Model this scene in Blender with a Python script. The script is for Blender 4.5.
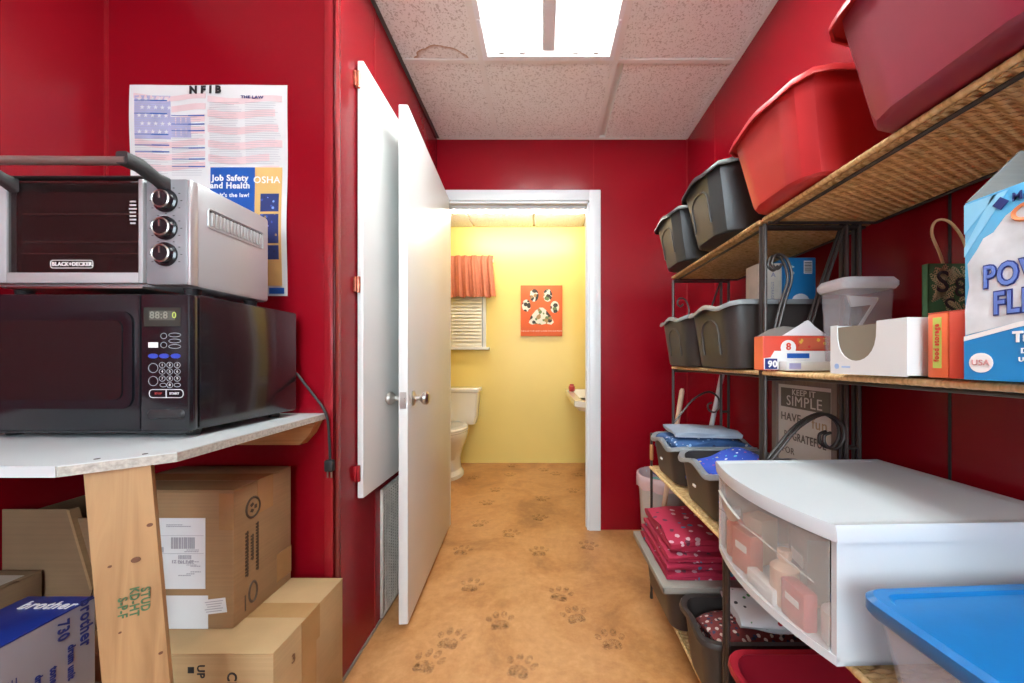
import bpy, bmesh, math, random
from mathutils import Vector, Matrix
PI = math.pi
random.seed(7)
for o in list(bpy.data.objects): bpy.data.objects.remove(o)
SC = bpy.context.scene
C = SC.collection

# ------------------------------------------------------------------ camera, world, exposure
F = 362.0; CZ = 1.06
cam_d = bpy.data.cameras.new('camera'); cam = bpy.data.objects.new('camera', cam_d); C.objects.link(cam)
cam.location = (0, 0, CZ); cam.rotation_euler = (PI/2, 0, 0)
cam_d.sensor_width = 36; cam_d.lens = F/1024*36
cam_d.shift_x = -31/1024; cam_d.shift_y = 18.5/1024
cam_d.clip_start = 0.02
SC.camera = cam
SC.view_settings.view_transform = 'Standard'; SC.view_settings.look = 'None'
SC.view_settings.gamma = 1; SC.view_settings.use_curve_mapping = False
SC.view_settings.exposure = 0.0
w = bpy.data.worlds.new('world'); SC.world = w; w.use_nodes = True
w.node_tree.nodes['Background'].inputs[0].default_value = (.8, .85, 1, 1)
w.node_tree.nodes['Background'].inputs[1].default_value = 0.3
TUBE = 48.0       # ceiling tube strength
TUBE2 = 50.0      # second fixture behind the camera
BATH = 74.0
WINDOW = 17.0

# ------------------------------------------------------------------ materials
def newmat(name):
    m = bpy.data.materials.new(name); m.use_nodes = True
    nt = m.node_tree; b = nt.nodes['Principled BSDF']
    return m, nt, b
def N(nt, t, **k):
    n = nt.nodes.new(t)
    for a, v in k.items():
        if a in n.inputs.keys(): n.inputs[a].default_value = v
        else: setattr(n, a, v)
    return n
def coords(nt, scale=(1, 1, 1), kind='Object', rot=(0, 0, 0)):
    tc = nt.nodes.new('ShaderNodeTexCoord'); mp = nt.nodes.new('ShaderNodeMapping')
    mp.inputs['Scale'].default_value = scale; mp.inputs['Rotation'].default_value = rot
    nt.links.new(tc.outputs[kind], mp.inputs['Vector']); return mp.outputs['Vector']
def ramp(nt, fac, stops, interp='LINEAR'):
    r = nt.nodes.new('ShaderNodeValToRGB'); r.color_ramp.interpolation = interp
    el = r.color_ramp.elements
    while len(el) > 1: el.remove(el[-1])
    el[0].position = stops[0][0]; el[0].color = (*stops[0][1], 1)
    for p, c in stops[1:]:
        e = el.new(p); e.color = (*c, 1)
    nt.links.new(fac, r.inputs['Fac']); return r.outputs['Color']
def mix(nt, fac, a, b, mode='MIX'):
    m = nt.nodes.new('ShaderNodeMixRGB'); m.blend_type = mode
    for i, v in ((0, fac), (1, a), (2, b)):
        if hasattr(v, 'is_linked') or hasattr(v, 'links'): nt.links.new(v, m.inputs[i])
        elif i == 0: m.inputs[0].default_value = v
        else: m.inputs[i].default_value = (*v, 1)
    return m.outputs[0]
def bump(nt, b, h, strength, dist=.002):
    bp = nt.nodes.new('ShaderNodeBump'); bp.inputs['Strength'].default_value = strength
    bp.inputs['Distance'].default_value = dist
    nt.links.new(h, bp.inputs['Height']); nt.links.new(bp.outputs['Normal'], b.inputs['Normal'])
CACHE = {}
def pm(name, col, rough=.5, metal=0, var=.12, vs=6, bs=60, bst=.1, coat=0, spec=.5, emit=None, est=0):
    if name in CACHE: return CACHE[name]
    m, nt, b = newmat(name)
    v = coords(nt)
    n = N(nt, 'ShaderNodeTexNoise', Scale=vs, Detail=4); nt.links.new(v, n.inputs['Vector'])
    c = ramp(nt, n.outputs['Fac'], [(.25, tuple(x*(1-var) for x in col)), (.75, tuple(min(1, x*(1+var)) for x in col))])
    nt.links.new(c, b.inputs['Base Color'])
    b.inputs['Roughness'].default_value = rough; b.inputs['Metallic'].default_value = metal
    b.inputs['Coat Weight'].default_value = coat; b.inputs['Coat Roughness'].default_value = .08
    b.inputs['Specular IOR Level'].default_value = spec
    if bst:
        n2 = N(nt, 'ShaderNodeTexNoise', Scale=bs, Detail=3); nt.links.new(v, n2.inputs['Vector'])
        bump(nt, b, n2.outputs['Fac'], bst)
    if emit:
        b.inputs['Emission Color'].default_value = (*emit, 1); b.inputs['Emission Strength'].default_value = est
    CACHE[name] = m; return m
def srgb(r, g, b):
    f = lambda c: (c/255/12.92) if c/255 <= .04045 else ((c/255+.055)/1.055)**2.4
    return (f(r), f(g), f(b))

RED = pm('red_wall_paint', (.215, .0016, .0075), .27, spec=.3, var=.06, vs=2, bs=35, bst=.12)
REDT = pm('red_trim_paint', (.26, .008, .014), .25, var=.05, bst=.05)
YEL = pm('yellow_wall_paint', (.80, .63, .20), .38, var=.03, vs=2, bs=40, bst=.08)
WHITE = pm('white_gloss_paint', (.72, .75, .77), .32, var=.03, bst=.05)
DOORW = pm('door_white_paint', (.74, .76, .75), .35, var=.03, vs=3, bs=15, bst=.06)
LAM = pm('white_laminate', (.56, .61, .63), .35, var=.03, bst=.03)
CHIP = pm('chipboard_edge', (.42, .40, .36), .8, var=.3, vs=150, bs=200, bst=.4)
TEE = pm('ceiling_tee_paint', (.84, .82, .78), .5, var=.03, bst=0)
METAL = pm('brushed_nickel', (.55, .53, .50), .28, 1, var=.08, bst=.04)
IRON = pm('dark_wrought_iron', (.060, .050, .046), .36, .6, var=.2, bst=.1)
BLACK = pm('glossy_black_plastic', (.008, .009, .012), .16, var=.1, bst=.02)
MBLACK = pm('matte_black_plastic', (.018, .02, .022), .42, var=.1, bst=.08)
DARKGLASS = pm('dark_glass', (.012, .009, .010), .05, var=.1, bst=0)
SILVER = pm('silver_sheet_metal', (.50, .52, .54), .30, .35, var=.04, vs=3, bst=.03)
CARD = None
PAPER = pm('white_paper', (.66, .67, .67), .7, var=.04, vs=9, bst=.05)
CERAM = pm('white_ceramic', (.80, .79, .75), .10, var=.02, bst=0, coat=.4)
BLUEP = pm('print_blue', srgb(10, 78, 160), .6, var=.03, bst=0)
NAVY = pm('print_navy', srgb(25, 40, 110), .6, var=.03, bst=0)
INK = pm('print_black', (.012, .012, .014), .6, var=.05, bst=0)
GREY = pm('print_grey', (.33, .33, .36), .6, var=.05, bst=0)
PWHITE = pm('print_white', (.82, .82, .82), .6, var=.02, bst=0)
TAN = pm('print_tan', srgb(214, 176, 108), .6, var=.05, bst=0)
GREEN_INK = pm('green_stamp_ink', (.06, .13, .06), .7, var=.2, bst=0)
PINKP = pm('print_pale_pink', srgb(216, 190, 192), .7, var=.08, vs=14, bst=0)
STARB = pm('print_pale_blue', srgb(162, 164, 198), .7, var=.16, vs=20, bst=0)
RUBBER = pm('black_rubber', (.012, .012, .013), .55, bst=.1)

def cardboard(name, col):
    m, nt, b = newmat(name)
    v = coords(nt, (1, 1, 90)); n = N(nt, 'ShaderNodeTexNoise', Scale=2.5, Detail=3); nt.links.new(v, n.inputs['Vector'])
    v2 = coords(nt); n2 = N(nt, 'ShaderNodeTexNoise', Scale=7, Detail=5); nt.links.new(v2, n2.inputs['Vector'])
    c = ramp(nt, n2.outputs['Fac'], [(.3, tuple(x*.85 for x in col)), (.7, tuple(x*1.12 for x in col))])
    c = mix(nt, .25, c, ramp(nt, n.outputs['Fac'], [(.35, tuple(x*.8 for x in col)), (.65, tuple(x*1.15 for x in col))]))
    nt.links.new(c, b.inputs['Base Color']); b.inputs['Roughness'].default_value = .75
    bump(nt, b, n.outputs['Fac'], .15); return m
CARD = cardboard('brown_cardboard', (.30, .18, .085))
CARD2 = cardboard('tan_cardboard', (.40, .26, .125))
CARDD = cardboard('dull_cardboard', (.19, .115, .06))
TAPE = pm('packing_tape', (.36, .21, .09), .18, var=.15, vs=10, bst=.1)
GREYC = cardboard('grey_cardboard', (.20, .19, .17))

def woodmat(name, a, bcol, axis=2, knots=True):
    m, nt, b = newmat(name)
    sc = [22, 22, 22]; sc[axis] = 1.3
    v = coords(nt, tuple(sc)); n = N(nt, 'ShaderNodeTexNoise', Scale=1.6, Detail=6, Distortion=.6); nt.links.new(v, n.inputs['Vector'])
    c = ramp(nt, n.outputs['Fac'], [(.3, a), (.5, bcol), (.72, a)])
    nt.links.new(c, b.inputs['Base Color']); b.inputs['Roughness'].default_value = .6
    bump(nt, b, n.outputs['Fac'], .12); return m
PINE = woodmat('pine_board_wood', (.27, .145, .06), (.37, .215, .095))
PINEX = woodmat('pine_ledger_wood', (.42, .20, .07), (.55, .31, .13), axis=0)
FRAMEW = woodmat('weathered_frame_wood', (.16, .115, .08), (.24, .185, .14), axis=2)
HANDLEW = woodmat('broomstick_wood', (.60, .38, .25), (.68, .47, .33))

def ceilmat(name, stain=None):
    m, nt, b = newmat(name)
    v = coords(nt)
    n = N(nt, 'ShaderNodeTexNoise', Scale=130, Detail=3, Roughness=.6); nt.links.new(v, n.inputs['Vector'])
    pit = ramp(nt, n.outputs['Fac'], [(.39, (.42, .36, .31)), (.45, (.88, .87, .84))])
    n3 = N(nt, 'ShaderNodeTexNoise', Scale=3, Detail=2); nt.links.new(v, n3.inputs['Vector'])
    c = mix(nt, .35, pit, ramp(nt, n3.outputs['Fac'], [(.3, (.86, .85, .81)), (.7, (.91, .90, .87))]), 'MIX')
    if stain:
        tc = nt.nodes.new('ShaderNodeTexCoord'); mp = nt.nodes.new('ShaderNodeMapping'); mp.vector_type = 'TEXTURE'
        mp.inputs['Location'].default_value = stain
        mp.inputs['Scale'].default_value = (.150, .105, 1)
        nt.links.new(tc.outputs['Object'], mp.inputs['Vector'])
        ln = nt.nodes.new('ShaderNodeVectorMath'); ln.operation = 'MULTIPLY'; ln.inputs[1].default_value = (1, 1, 0)
        nt.links.new(mp.outputs[0], ln.inputs[0])
        l2 = nt.nodes.new('ShaderNodeVectorMath'); l2.operation = 'LENGTH'; nt.links.new(ln.outputs[0], l2.inputs[0])
        nn = N(nt, 'ShaderNodeTexNoise', Scale=18, Detail=3); nt.links.new(v, nn.inputs['Vector'])
        ad = nt.nodes.new('ShaderNodeMath'); ad.operation = 'MULTIPLY_ADD'; ad.inputs[1].default_value = .35
        nt.links.new(nn.outputs['Fac'], ad.inputs[0]); nt.links.new(l2.outputs['Value'], ad.inputs[2])
        f = ramp(nt, ad.outputs[0], [(.0, (.08,)*3), (.84, (.12,)*3), (1.0, (.95,)*3), (1.10, (0,)*3)])
        c = mix(nt, f, c, (.42, .20, .08))
    nt.links.new(c, b.inputs['Base Color']); b.inputs['Roughness'].default_value = .9
    bump(nt, b, n.outputs['Fac'], .35, .003); return m
TILE = ceilmat('ceiling_tile_mineral')
TILES = ceilmat('ceiling_tile_stained', (-.465, 1.675, 0))

def floormat():
    m, nt, b = newmat('stained_concrete_floor'); v = coords(nt)
    n = N(nt, 'ShaderNodeTexNoise', Scale=2.2, Detail=8, Roughness=.65, Distortion=.5); nt.links.new(v, n.inputs['Vector'])
    n2 = N(nt, 'ShaderNodeTexNoise', Scale=28, Detail=6, Roughness=.7); nt.links.new(v, n2.inputs['Vector'])
    c = ramp(nt, n.outputs['Fac'], [(.34, (.27, .105, .03)), (.46, (.44, .195, .062)), (.56, (.54, .27, .105)), (.68, (.36, .15, .05))])
    c2 = ramp(nt, n2.outputs['Fac'], [(.36, (.24, .10, .035)), (.5, (.47, .235, .09)), (.66, (.72, .44, .24))])
    nt.links.new(mix(nt, .20, c, c2), b.inputs['Base Color'])
    r = ramp(nt, n2.outputs['Fac'], [(.3, (.34,)*3), (.7, (.52,)*3)]); nt.links.new(r, b.inputs['Roughness'])
    bump(nt, b, n2.outputs['Fac'], .12); return m
FLOOR = floormat()
def pawmat():
    m, nt, b = newmat('paw_print_stain'); v = coords(nt)
    n = N(nt, 'ShaderNodeTexNoise', Scale=60, Detail=5, Roughness=.7); nt.links.new(v, n.inputs['Vector'])
    b.inputs['Base Color'].default_value = (.27, .13, .065, 1); b.inputs['Roughness'].default_value = .5
    f = ramp(nt, n.outputs['Fac'], [(.38, (.0,)*3), (.75, (.24,)*3)]); nt.links.new(f, b.inputs['Alpha']); return m
PAW = pawmat()
def clearplastic(name, col, a, rough=.25):
    m, nt, b = newmat(name)
    v = coords(nt); n = N(nt, 'ShaderNodeTexNoise', Scale=9, Detail=2); nt.links.new(v, n.inputs['Vector'])
    b.inputs['Base Color'].default_value = (*col, 1); b.inputs['Roughness'].default_value = rough
    f = ramp(nt, n.outputs['Fac'], [(.3, (a*.92,)*3), (.7, (min(1, a*1.08),)*3)]); nt.links.new(f, b.inputs['Alpha']); return m
CLEARD = clearplastic('frosted_drawer_plastic', (.82, .78, .72), .21, .3)
CLEARB = clearplastic('clear_container_plastic', (.75, .79, .84), .20, .15)
CLEARC = clearplastic('pale_clear_canister_plastic', (.72, .74, .80), .20, .2)
GLASS = clearplastic('oven_door_glass', (.02, .012, .012), .45, .04)
WPLAS = pm('white_plastic', (.60, .65, .69), .28, var=.02, bst=.03)
BLUEL = pm('blue_lid_plastic', (.005, .125, .36), .28, var=.08, vs=8, bst=.06)
def binmat(name, a, rough=.4): return pm(name, a, rough, var=.14, vs=5, bs=30, bst=.06)
B_RED = binmat('bright_red_bin_plastic', (.50, .022, .024), .33)
B_MAR = binmat('maroon_bin_plastic', (.26, .022, .045), .36)
B_BLK = binmat('black_bin_plastic', (.030, .032, .033), .38)
B_BLK2 = binmat('charcoal_bin_plastic', (.035, .030, .028), .42)
B_RED2 = binmat('deep_red_bin_plastic', (.30, .012, .025), .3)
GREYR = pm('grey_bin_rim', (.22, .24, .26), .35, bst=.03)
GREYM = pm('mid_grey_bin_rim', (.16, .17, .18), .35, bst=.03)
GREYL = pm('grey_lid_plastic', (.25, .235, .21), .38, var=.08, bst=.05)

def wickermat():
    m, nt, b = newmat('wicker_reed'); v = coords(nt, (12, 60, 12))
    n = N(nt, 'ShaderNodeTexNoise', Scale=3, Detail=4); nt.links.new(v, n.inputs['Vector'])
    c = ramp(nt, n.outputs['Fac'], [(.3, (.46, .27, .10)), (.5, (.68, .45, .20)), (.7, (.80, .58, .30))])
    nt.links.new(c, b.inputs['Base Color']); b.inputs['Roughness'].default_value = .55
    bump(nt, b, n.outputs['Fac'], .2); return m
WICK = wickermat()
def fabric(name, base, spots, scale=40, r=.35, rough=.85):
    m, nt, b = newmat(name); v = coords(nt)
    vo = N(nt, 'ShaderNodeTexVoronoi', Scale=scale, Randomness=1); nt.links.new(v, vo.inputs['Vector'])
    nz = N(nt, 'ShaderNodeTexNoise', Scale=scale*1.5, Detail=3); nt.links.new(v, nz.inputs['Vector'])
    ad = nt.nodes.new('ShaderNodeMath'); ad.operation = 'MULTIPLY_ADD'; ad.inputs[1].default_value = .5
    nt.links.new(nz.outputs['Fac'], ad.inputs[0]); nt.links.new(vo.outputs['Distance'], ad.inputs[2])
    msk = ramp(nt, ad.outputs[0], [(0, (1, 1, 1)), (r+.22, (1, 1, 1)), (r+.25, (0, 0, 0))])
    sp = nt.nodes.new('ShaderNodeSeparateColor'); nt.links.new(vo.outputs['Color'], sp.inputs[0])
    k = len(spots); cc = ramp(nt, sp.outputs[0], [(i/k, s) for i, s in enumerate(spots)], 'CONSTANT')
    c = mix(nt, msk, base, cc)
    nt.links.new(c, b.inputs['Base Color']); b.inputs['Roughness'].default_value = rough
    n2 = N(nt, 'ShaderNodeTexNoise', Scale=18, Detail=3); nt.links.new(v, n2.inputs['Vector'])
    bump(nt, b, n2.outputs['Fac'], .5, .006); return m
F_BLUE = fabric('blue_dotted_fabric', (.018, .06, .42), [(.8, .8, .8), (.7, .5, .1), (.5, .05, .15), (.1, .5, .6), (.018, .06, .42), (.018, .06, .42)], 60, .27)
F_RED = fabric('red_dog_print_fabric', (.36, .012, .05), [(.62, .45, .5), (.36, .012, .05), (.05, .16, .28), (.36, .012, .05), (.10, .02, .04), (.6, .4, .45)], 36, .36)
F_XMAS = fabric('white_holiday_print_fabric', (.66, .68, .70), [(.35, .03, .04), (.05, .22, .07), (.66, .68, .70), (.04, .04, .05), (.66, .68, .70)], 50, .27)
F_MIX = fabric('dark_mixed_print_fabric', (.02, .03, .06), [(.35, .04, .04), (.7, .65, .6), (.04, .2, .10), (.5, .25, .1), (.05, .1, .3)], 50, .30)
F_MIX2 = fabric('red_striped_mixed_fabric', (.16, .02, .02), [(.02, .02, .03), (.7, .6, .55), (.02, .03, .08), (.6, .5, .45)], 70, .42)
F_NAVY = fabric('navy_print_fabric', (.03, .09, .24), [(.2, .35, .6), (.03, .09, .24), (.6, .62, .65), (.02, .04, .12)], 55, .32)
F_GREEN = fabric('pale_green_fabric', (.30, .45, .38), [(.5, .6, .5), (.1, .3, .3)], 60, .10)
F_GREY = pm('blue_grey_folded_cloth', (.30, .37, .47), .5, var=.12, vs=12, bs=25, bst=.3)
F_VAL = pm('rust_valance_cloth', (.52, .17, .10), .85, var=.1, vs=30, bs=200, bst=.3)

# ------------------------------------------------------------------ mesh builder
class MB:
    def __init__(s): s.v = []; s.f = []; s.m = []; s.cm = 0
    def add(s, vs, fs):
        k = len(s.v); s.v += [tuple(p) for p in vs]
        s.f += [tuple(i+k for i in f) for f in fs]; s.m += [s.cm]*len(fs); return s
    def box(s, x0, x1, y0, y1, z0, z1):
        if x0 > x1: x0, x1 = x1, x0
        if y0 > y1: y0, y1 = y1, y0
        if z0 > z1: z0, z1 = z1, z0
        return s.add([(x0,y0,z0),(x1,y0,z0),(x1,y1,z0),(x0,y1,z0),(x0,y0,z1),(x1,y0,z1),(x1,y1,z1),(x0,y1,z1)],
              [(3,2,1,0),(4,5,6,7),(0,1,5,4),(1,2,6,5),(2,3,7,6),(3,0,4,7)])
    def bbox(s, x0, x1, y0, y1, z0, z1, r=.004):
        bm = bmesh.new(); t = MB().box(x0, x1, y0, y1, z0, z1)
        vs = [bm.verts.new(p) for p in t.v]
        for f in t.f: bm.faces.new([vs[i] for i in f])
        bmesh.ops.bevel(bm, geom=bm.edges[:], offset=r, segments=2, affect='EDGES', profile=.5)
        bm.verts.index_update(); s.add([v.co[:] for v in bm.verts], [[v.index for v in f.verts] for f in bm.faces]); bm.free(); return s
    def prism(s, pts, h, axis=2, a=0):
        # polygon pts extruded along axis from a to a+h ; pts are the two remaining coordinates in order
        def q(p, t):
            if axis == 2: return (p[0], p[1], t)
            if axis == 1: return (p[0], t, p[1])
            return (t, p[0], p[1])
        n = len(pts); vs = [q(p, a) for p in pts]+[q(p, a+h) for p in pts]
        fs = [tuple(range(n))[::-1], tuple(range(n, 2*n))]+[(i, (i+1) % n, n+(i+1) % n, n+i) for i in range(n)]
        return s.add(vs, fs)
    def loft(s, rings, cap0=True, cap1=True, closed=True):
        n = len(rings[0]); vs = [p for r in rings for p in r]; fs = []
        for k in range(len(rings)-1):
            for i in range(n if closed else n-1):
                j = (i+1) % n; fs.append((k*n+i, k*n+j, (k+1)*n+j, (k+1)*n+i))
        if cap0: fs.append(tuple(range(n))[::-1])
        if cap1: fs.append(tuple((len(rings)-1)*n+i for i in range(n)))
        return s.add(vs, fs)
    def tube(s, path, r, n=8, closed=False):
        P = [Vector(p) for p in path]; rings = []; up = None
        for i, p in enumerate(P):
            if closed: d = P[(i+1) % len(P)]-P[i-1]
            else: d = P[min(i+1, len(P)-1)]-P[max(i-1, 0)]
            d.normalize()
            if up is None: up = Vector((0, 0, 1)) if abs(d.z) < .9 else Vector((1, 0, 0))
            a = d.cross(up)
            if a.length < 1e-4: a = d.cross(Vector((0, 1, 0)))
            a.normalize(); bb = a.cross(d); up = bb.copy() if False else (bb)
            rr = r[i] if isinstance(r, (list, tuple)) else r
            rings.append([p+(a*math.cos(2*PI*k/n)+bb*math.sin(2*PI*k/n))*rr for k in range(n)])
        if closed: rings.append(rings[0]); return s.loft(rings, False, False)
        return s.loft(rings)
    def cyl(s, p0, p1, r, n=20, r1=None): return s.tube([p0, p1], [r, r if r1 is None else r1], n)
    def lathe(s, prof, c=(0, 0, 0), n=28, sx=1, sy=1):
        rings = [[(c[0]+r*sx*math.cos(2*PI*k/n), c[1]+r*sy*math.sin(2*PI*k/n), c[2]+z) for k in range(n)] for r, z in prof]
        return s.loft(rings)
    def disc(s, c, rx, rz, right, up, n=16, d=.0006):
        c = Vector(c); R = Vector(right); U = Vector(up); nn = R.cross(U)
        r0 = [c+R*rx*math.cos(2*PI*k/n)+U*rz*math.sin(2*PI*k/n) for k in range(n)]
        return s.loft([r0, [p+nn*d for p in r0]])
    def quad(s, c, wd, ht, right, up, d=.0005, rot=0):
        c = Vector(c); R = Vector(right); U = Vector(up); nn = R.cross(U)
        a, b_ = math.cos(rot), math.sin(rot); R, U = R*a+U*b_, U*a-R*b_
        r0 = [c+R*x*wd/2+U*y*ht/2 for x, y in ((-1,-1),(1,-1),(1,1),(-1,1))]
        return s.loft([r0, [p+nn*d for p in r0]])
    def text(s, txt, size, c, right, up, align='CENTER', off=.0, d=.0004, sx=1, font=None):
        cu = bpy.data.curves.new('t', 'FONT'); cu.body = txt; cu.size = size; cu.space_character = 1.09; cu.align_x = align; cu.align_y = 'CENTER'
        cu.offset = off; cu.resolution_u = 3; cu.extrude = d
        o = bpy.data.objects.new('t', cu); C.objects.link(o)
        dg = bpy.context.evaluated_depsgraph_get(); dg.update()
        me = bpy.data.meshes.new_from_object(o.evaluated_get(dg))
        R = Vector(right); U = Vector(up); nn = R.cross(U); c = Vector(c)
        s.add([c+R*v.co.x*sx+U*v.co.y+nn*(v.co.z+d) for v in me.vertices], [tuple(p.vertices) for p in me.polygons])
        bpy.data.objects.remove(o); bpy.data.curves.remove(cu); bpy.data.meshes.remove(me); return s
ORIG = {}
def obj(name, mb, mat, parent=None, smooth=True, local=False, kind=None, ang=35):
    me = bpy.data.meshes.new(name)
    o0 = ORIG.get(parent.name, (0, 0, 0)) if (parent and not local) else (0, 0, 0)
    me.from_pydata([(p[0]-o0[0], p[1]-o0[1], p[2]-o0[2]) for p in mb.v], [], mb.f)
    mats = mat if isinstance(mat, (list, tuple)) else [mat]
    for m in mats: me.materials.append(m)
    if len(mats) > 1: me.polygons.foreach_set('material_index', mb.m)
    bm = bmesh.new(); bm.from_mesh(me); bmesh.ops.recalc_face_normals(bm, faces=bm.faces); bm.to_mesh(me); bm.free()
    if smooth: me.shade_smooth(); me.set_sharp_from_angle(angle=math.radians(ang))
    o = bpy.data.objects.new(name, me); C.objects.link(o)
    if parent: o.parent = parent; ORIG[o.name] = o0
    if kind: o['kind'] = kind
    return o
def thing(name, label, cat, loc=(0, 0, 0), rz=0, group=None):
    o = bpy.data.objects.new(name, None); C.objects.link(o); o.empty_display_size = .05
    o.location = loc; o.rotation_euler = (0, 0, rz); o['label'] = label; o['category'] = cat
    if group: o['group'] = group
    ORIG[o.name] = loc; return o
def tag(o, label, cat, group=None):
    o['label'] = label; o['category'] = cat
    if group: o['group'] = group
    return o
def single(name, mb, mat, label, cat, group=None, loc=(0, 0, 0), rz=0, **k):
    o = obj(name, mb, mat, **k); o.location = loc; o.rotation_euler = (0, 0, rz); return tag(o, label, cat, group)
def struct(name, mb, mat, parent=None, **k):
    o = obj(name, mb, mat, parent, **k)
    if not parent: o['kind'] = 'structure'
    return o
def dup(root, loc, rz=0, label=None):
    r = root.copy(); C.objects.link(r); r.location = loc; r.rotation_euler = (0, 0, rz)
    if label: r['label'] = label
    for ch in list(root.children):
        c = ch.copy(); C.objects.link(c); c.parent = r
        for g in list(ch.children):
            d = g.copy(); C.objects.link(d); d.parent = c
    return r
X = (1, 0, 0); Y_ = (0, 1, 0); Z = (0, 0, 1); NY = (0, -1, 0)
def W(px, py, y): return ((px-543)/F*y, y, CZ-(py-360)/F*y)

# ------------------------------------------------------------------ room shell
XL, XR, YB, H = -.66, .90, 2.26, 2.44
YC = 1.145; XA = -1.382; YR = -1.75
YBF = 3.725; BX0, BX1 = -1.25, .66
fl = struct('floor', MB().box(XA-.1, XR+.1, YR-.1, YBF+.1, -.06, 0), FLOOR, smooth=False)
def paw(x, y, s, a):
    mb = MB(); ca, sa = math.cos(a), math.sin(a)
    def bl(cx, cy, rx, ry, rot=0):
        pts = []
        for k in range(12):
            t = 2*PI*k/12; u, v = rx*math.cos(t), ry*math.sin(t)
            u, v = u*math.cos(rot)-v*math.sin(rot)+cx, u*math.sin(rot)+v*math.cos(rot)+cy
            pts.append((x+(u*ca-v*sa)*s, y+(u*sa+v*ca)*s))
        mb.prism(pts, .0006, 2, .0002)
    bl(0, -.015, .036, .026); bl(-.022, -.026, .016, .016); bl(.022, -.026, .016, .016)
    bl(-.045, .02, .012, .018, .4); bl(-.017, .042, .013, .020, .1); bl(.017, .042, .013, .020, -.1); bl(.045, .02, .012, .018, -.4)
    obj('paw_print', mb, PAW, fl, smooth=False)
for px, py in ((471,586),(427,663),(500,622),(560,595),(611,641),(462,551),(510,534),(539,552),(588,546),(479,524),(539,518),
               (473,478),(496,490),(487,503),(542,499),(573,491),(556,474),(544,470),(510,475),(512,466),(578,475),(520,668),(575,616),(450,640)):
    yy = CZ*F/(py-360); xx = (px-543)/F*yy
    paw(xx, yy, 1.0, random.uniform(-.35, .35))

def panels(parent, mat, edges, mk):
    for a, b_ in zip(edges[:-1], edges[1:]):
        obj('wall_panel', mk(a+.0015, b_-.0015), mat, parent, smooth=False)
# back wall (door opening x -.60 .. .275, top z 2.035)
DO0, DO1, DOZ = -.607, .287, 2.050
wb = struct('wall_back', MB().box(XL-.1, DO0, YB+.008, YB+.06, 0, H).box(DO1, XR+.1, YB+.008, YB+.06, 0, H).box(DO0, DO1, YB+.008, YB+.06, DOZ, H), RED, smooth=False)
obj('wall_panel', MB().box(XL, DO0-.0, YB, YB+.008, 0, H).box(DO0, .3145, YB, YB+.008, DOZ, H).box(DO1, .3145, YB, YB+.008, 0, DOZ), RED, wb, smooth=False)
obj('wall_panel', MB().box(.3175, XR, YB, YB+.008, 0, H), RED, wb, smooth=False)
obj('panel_seam', MB().box(.313, .319, YB-.001, YB+.004, 0, H), REDT, wb, smooth=False)
# right wall
wr = struct('wall_right', MB().box(XR+.008, XR+.1, YR, YB, 0, H), RED, smooth=False)
panels(wr, RED, [YR, -.42, .80, 1.895, YB], lambda a, b_: MB().box(XR, XR+.008, a, b_, 0, H))
for yy in (.80, 1.895): obj('panel_seam', MB().box(XR-.002, XR+.004, yy-.0025, yy+.0025, 0, H), REDT if yy > 1 else RUBBER, wr, smooth=False)
# left hall wall
wl = struct('wall_left', MB().box(XL-.1, XL-.008, YC+.1, YB, 0, H), RED, smooth=False)
panels(wl, RED, [YC, 1.42, YB], lambda a, b_: MB().box(XL-.008, XL, a, b_, 0, H))
obj('panel_seam', MB().box(XL-.004, XL+.002, 1.416, 1.424, 0, H), REDT, wl, smooth=False)
# alcove walls
wa = struct('wall_alcove_back', MB().box(XA-.1, XL-.008, YC+.008, YC+.1, 0, H), RED, smooth=False)
obj('wall_panel', MB().box(XA, XL-.008, YC, YC+.008, 0, H), RED, wa, smooth=False)
ws = struct('wall_alcove_side', MB().box(XA-.1, XA-.008, YR, YC, 0, H), RED, smooth=False)
obj('wall_panel', MB().box(XA-.008, XA, YR, YC, 0, H), RED, ws, smooth=False)
struct('trim_1', MB().bbox(XL-.030, XL+.004, YC-.004, YC+.003, 0, H, .0015).bbox(XL-.003, XL+.004, YC-.004, YC+.030, 0, H, .0015), REDT)
struct('trim_2', MB().box(XA, XA+.008, YC-.006, YC, 0, H), REDT, smooth=False)
struct('trim_3', MB().box(XR-.006, XR, YB-.006, YB, 0, H), REDT, smooth=False)
struct('baseboard_left', MB().box(XL, XL+.004, 1.16, YB, 0, .012), GREYL, smooth=False)
struct('wall_front', MB().box(XA-.1, XR+.1, YR-.1, YR, 0, H), WHITE, smooth=False)
# bathroom
struct('wall_bathroom_back', MB().box(BX0-.1, BX1+.1, YBF, YBF+.1, 0, H+.02), YEL, smooth=False)
struct('wall_bathroom_left', MB().box(BX0-.1, BX0, YB+.06, YBF, 0, H+.02), YEL, smooth=False)
struct('wall_bathroom_right', MB().box(BX1, BX1+.1, YB+.06, YBF, 0, H+.02), YEL, smooth=False)
struct('wall_bathroom_front', MB().box(BX0, DO0, YB+.06, YB+.07, 0, H).box(DO1, BX1, YB+.06, YB+.07, 0, H).box(DO0, DO1, YB+.06, YB+.07, DOZ, H), YEL, smooth=False)
cb = struct('ceiling_bathroom', MB().box(BX0-.1, BX1+.1, YB+.0, YBF+.1, H+.012, H+.05), TEE, smooth=False)
for a, b_ in ((-1.25, -.72), (-.70, -.10), (-.08, .40), (.42, .66)):
    for c, d in ((2.40, 3.08), (3.10, 3.715)):
        obj('ceiling_tile', MB().bbox(a, b_, c, d, H-.012, H+.012, .003), TILE, cb, smooth=False)
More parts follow.
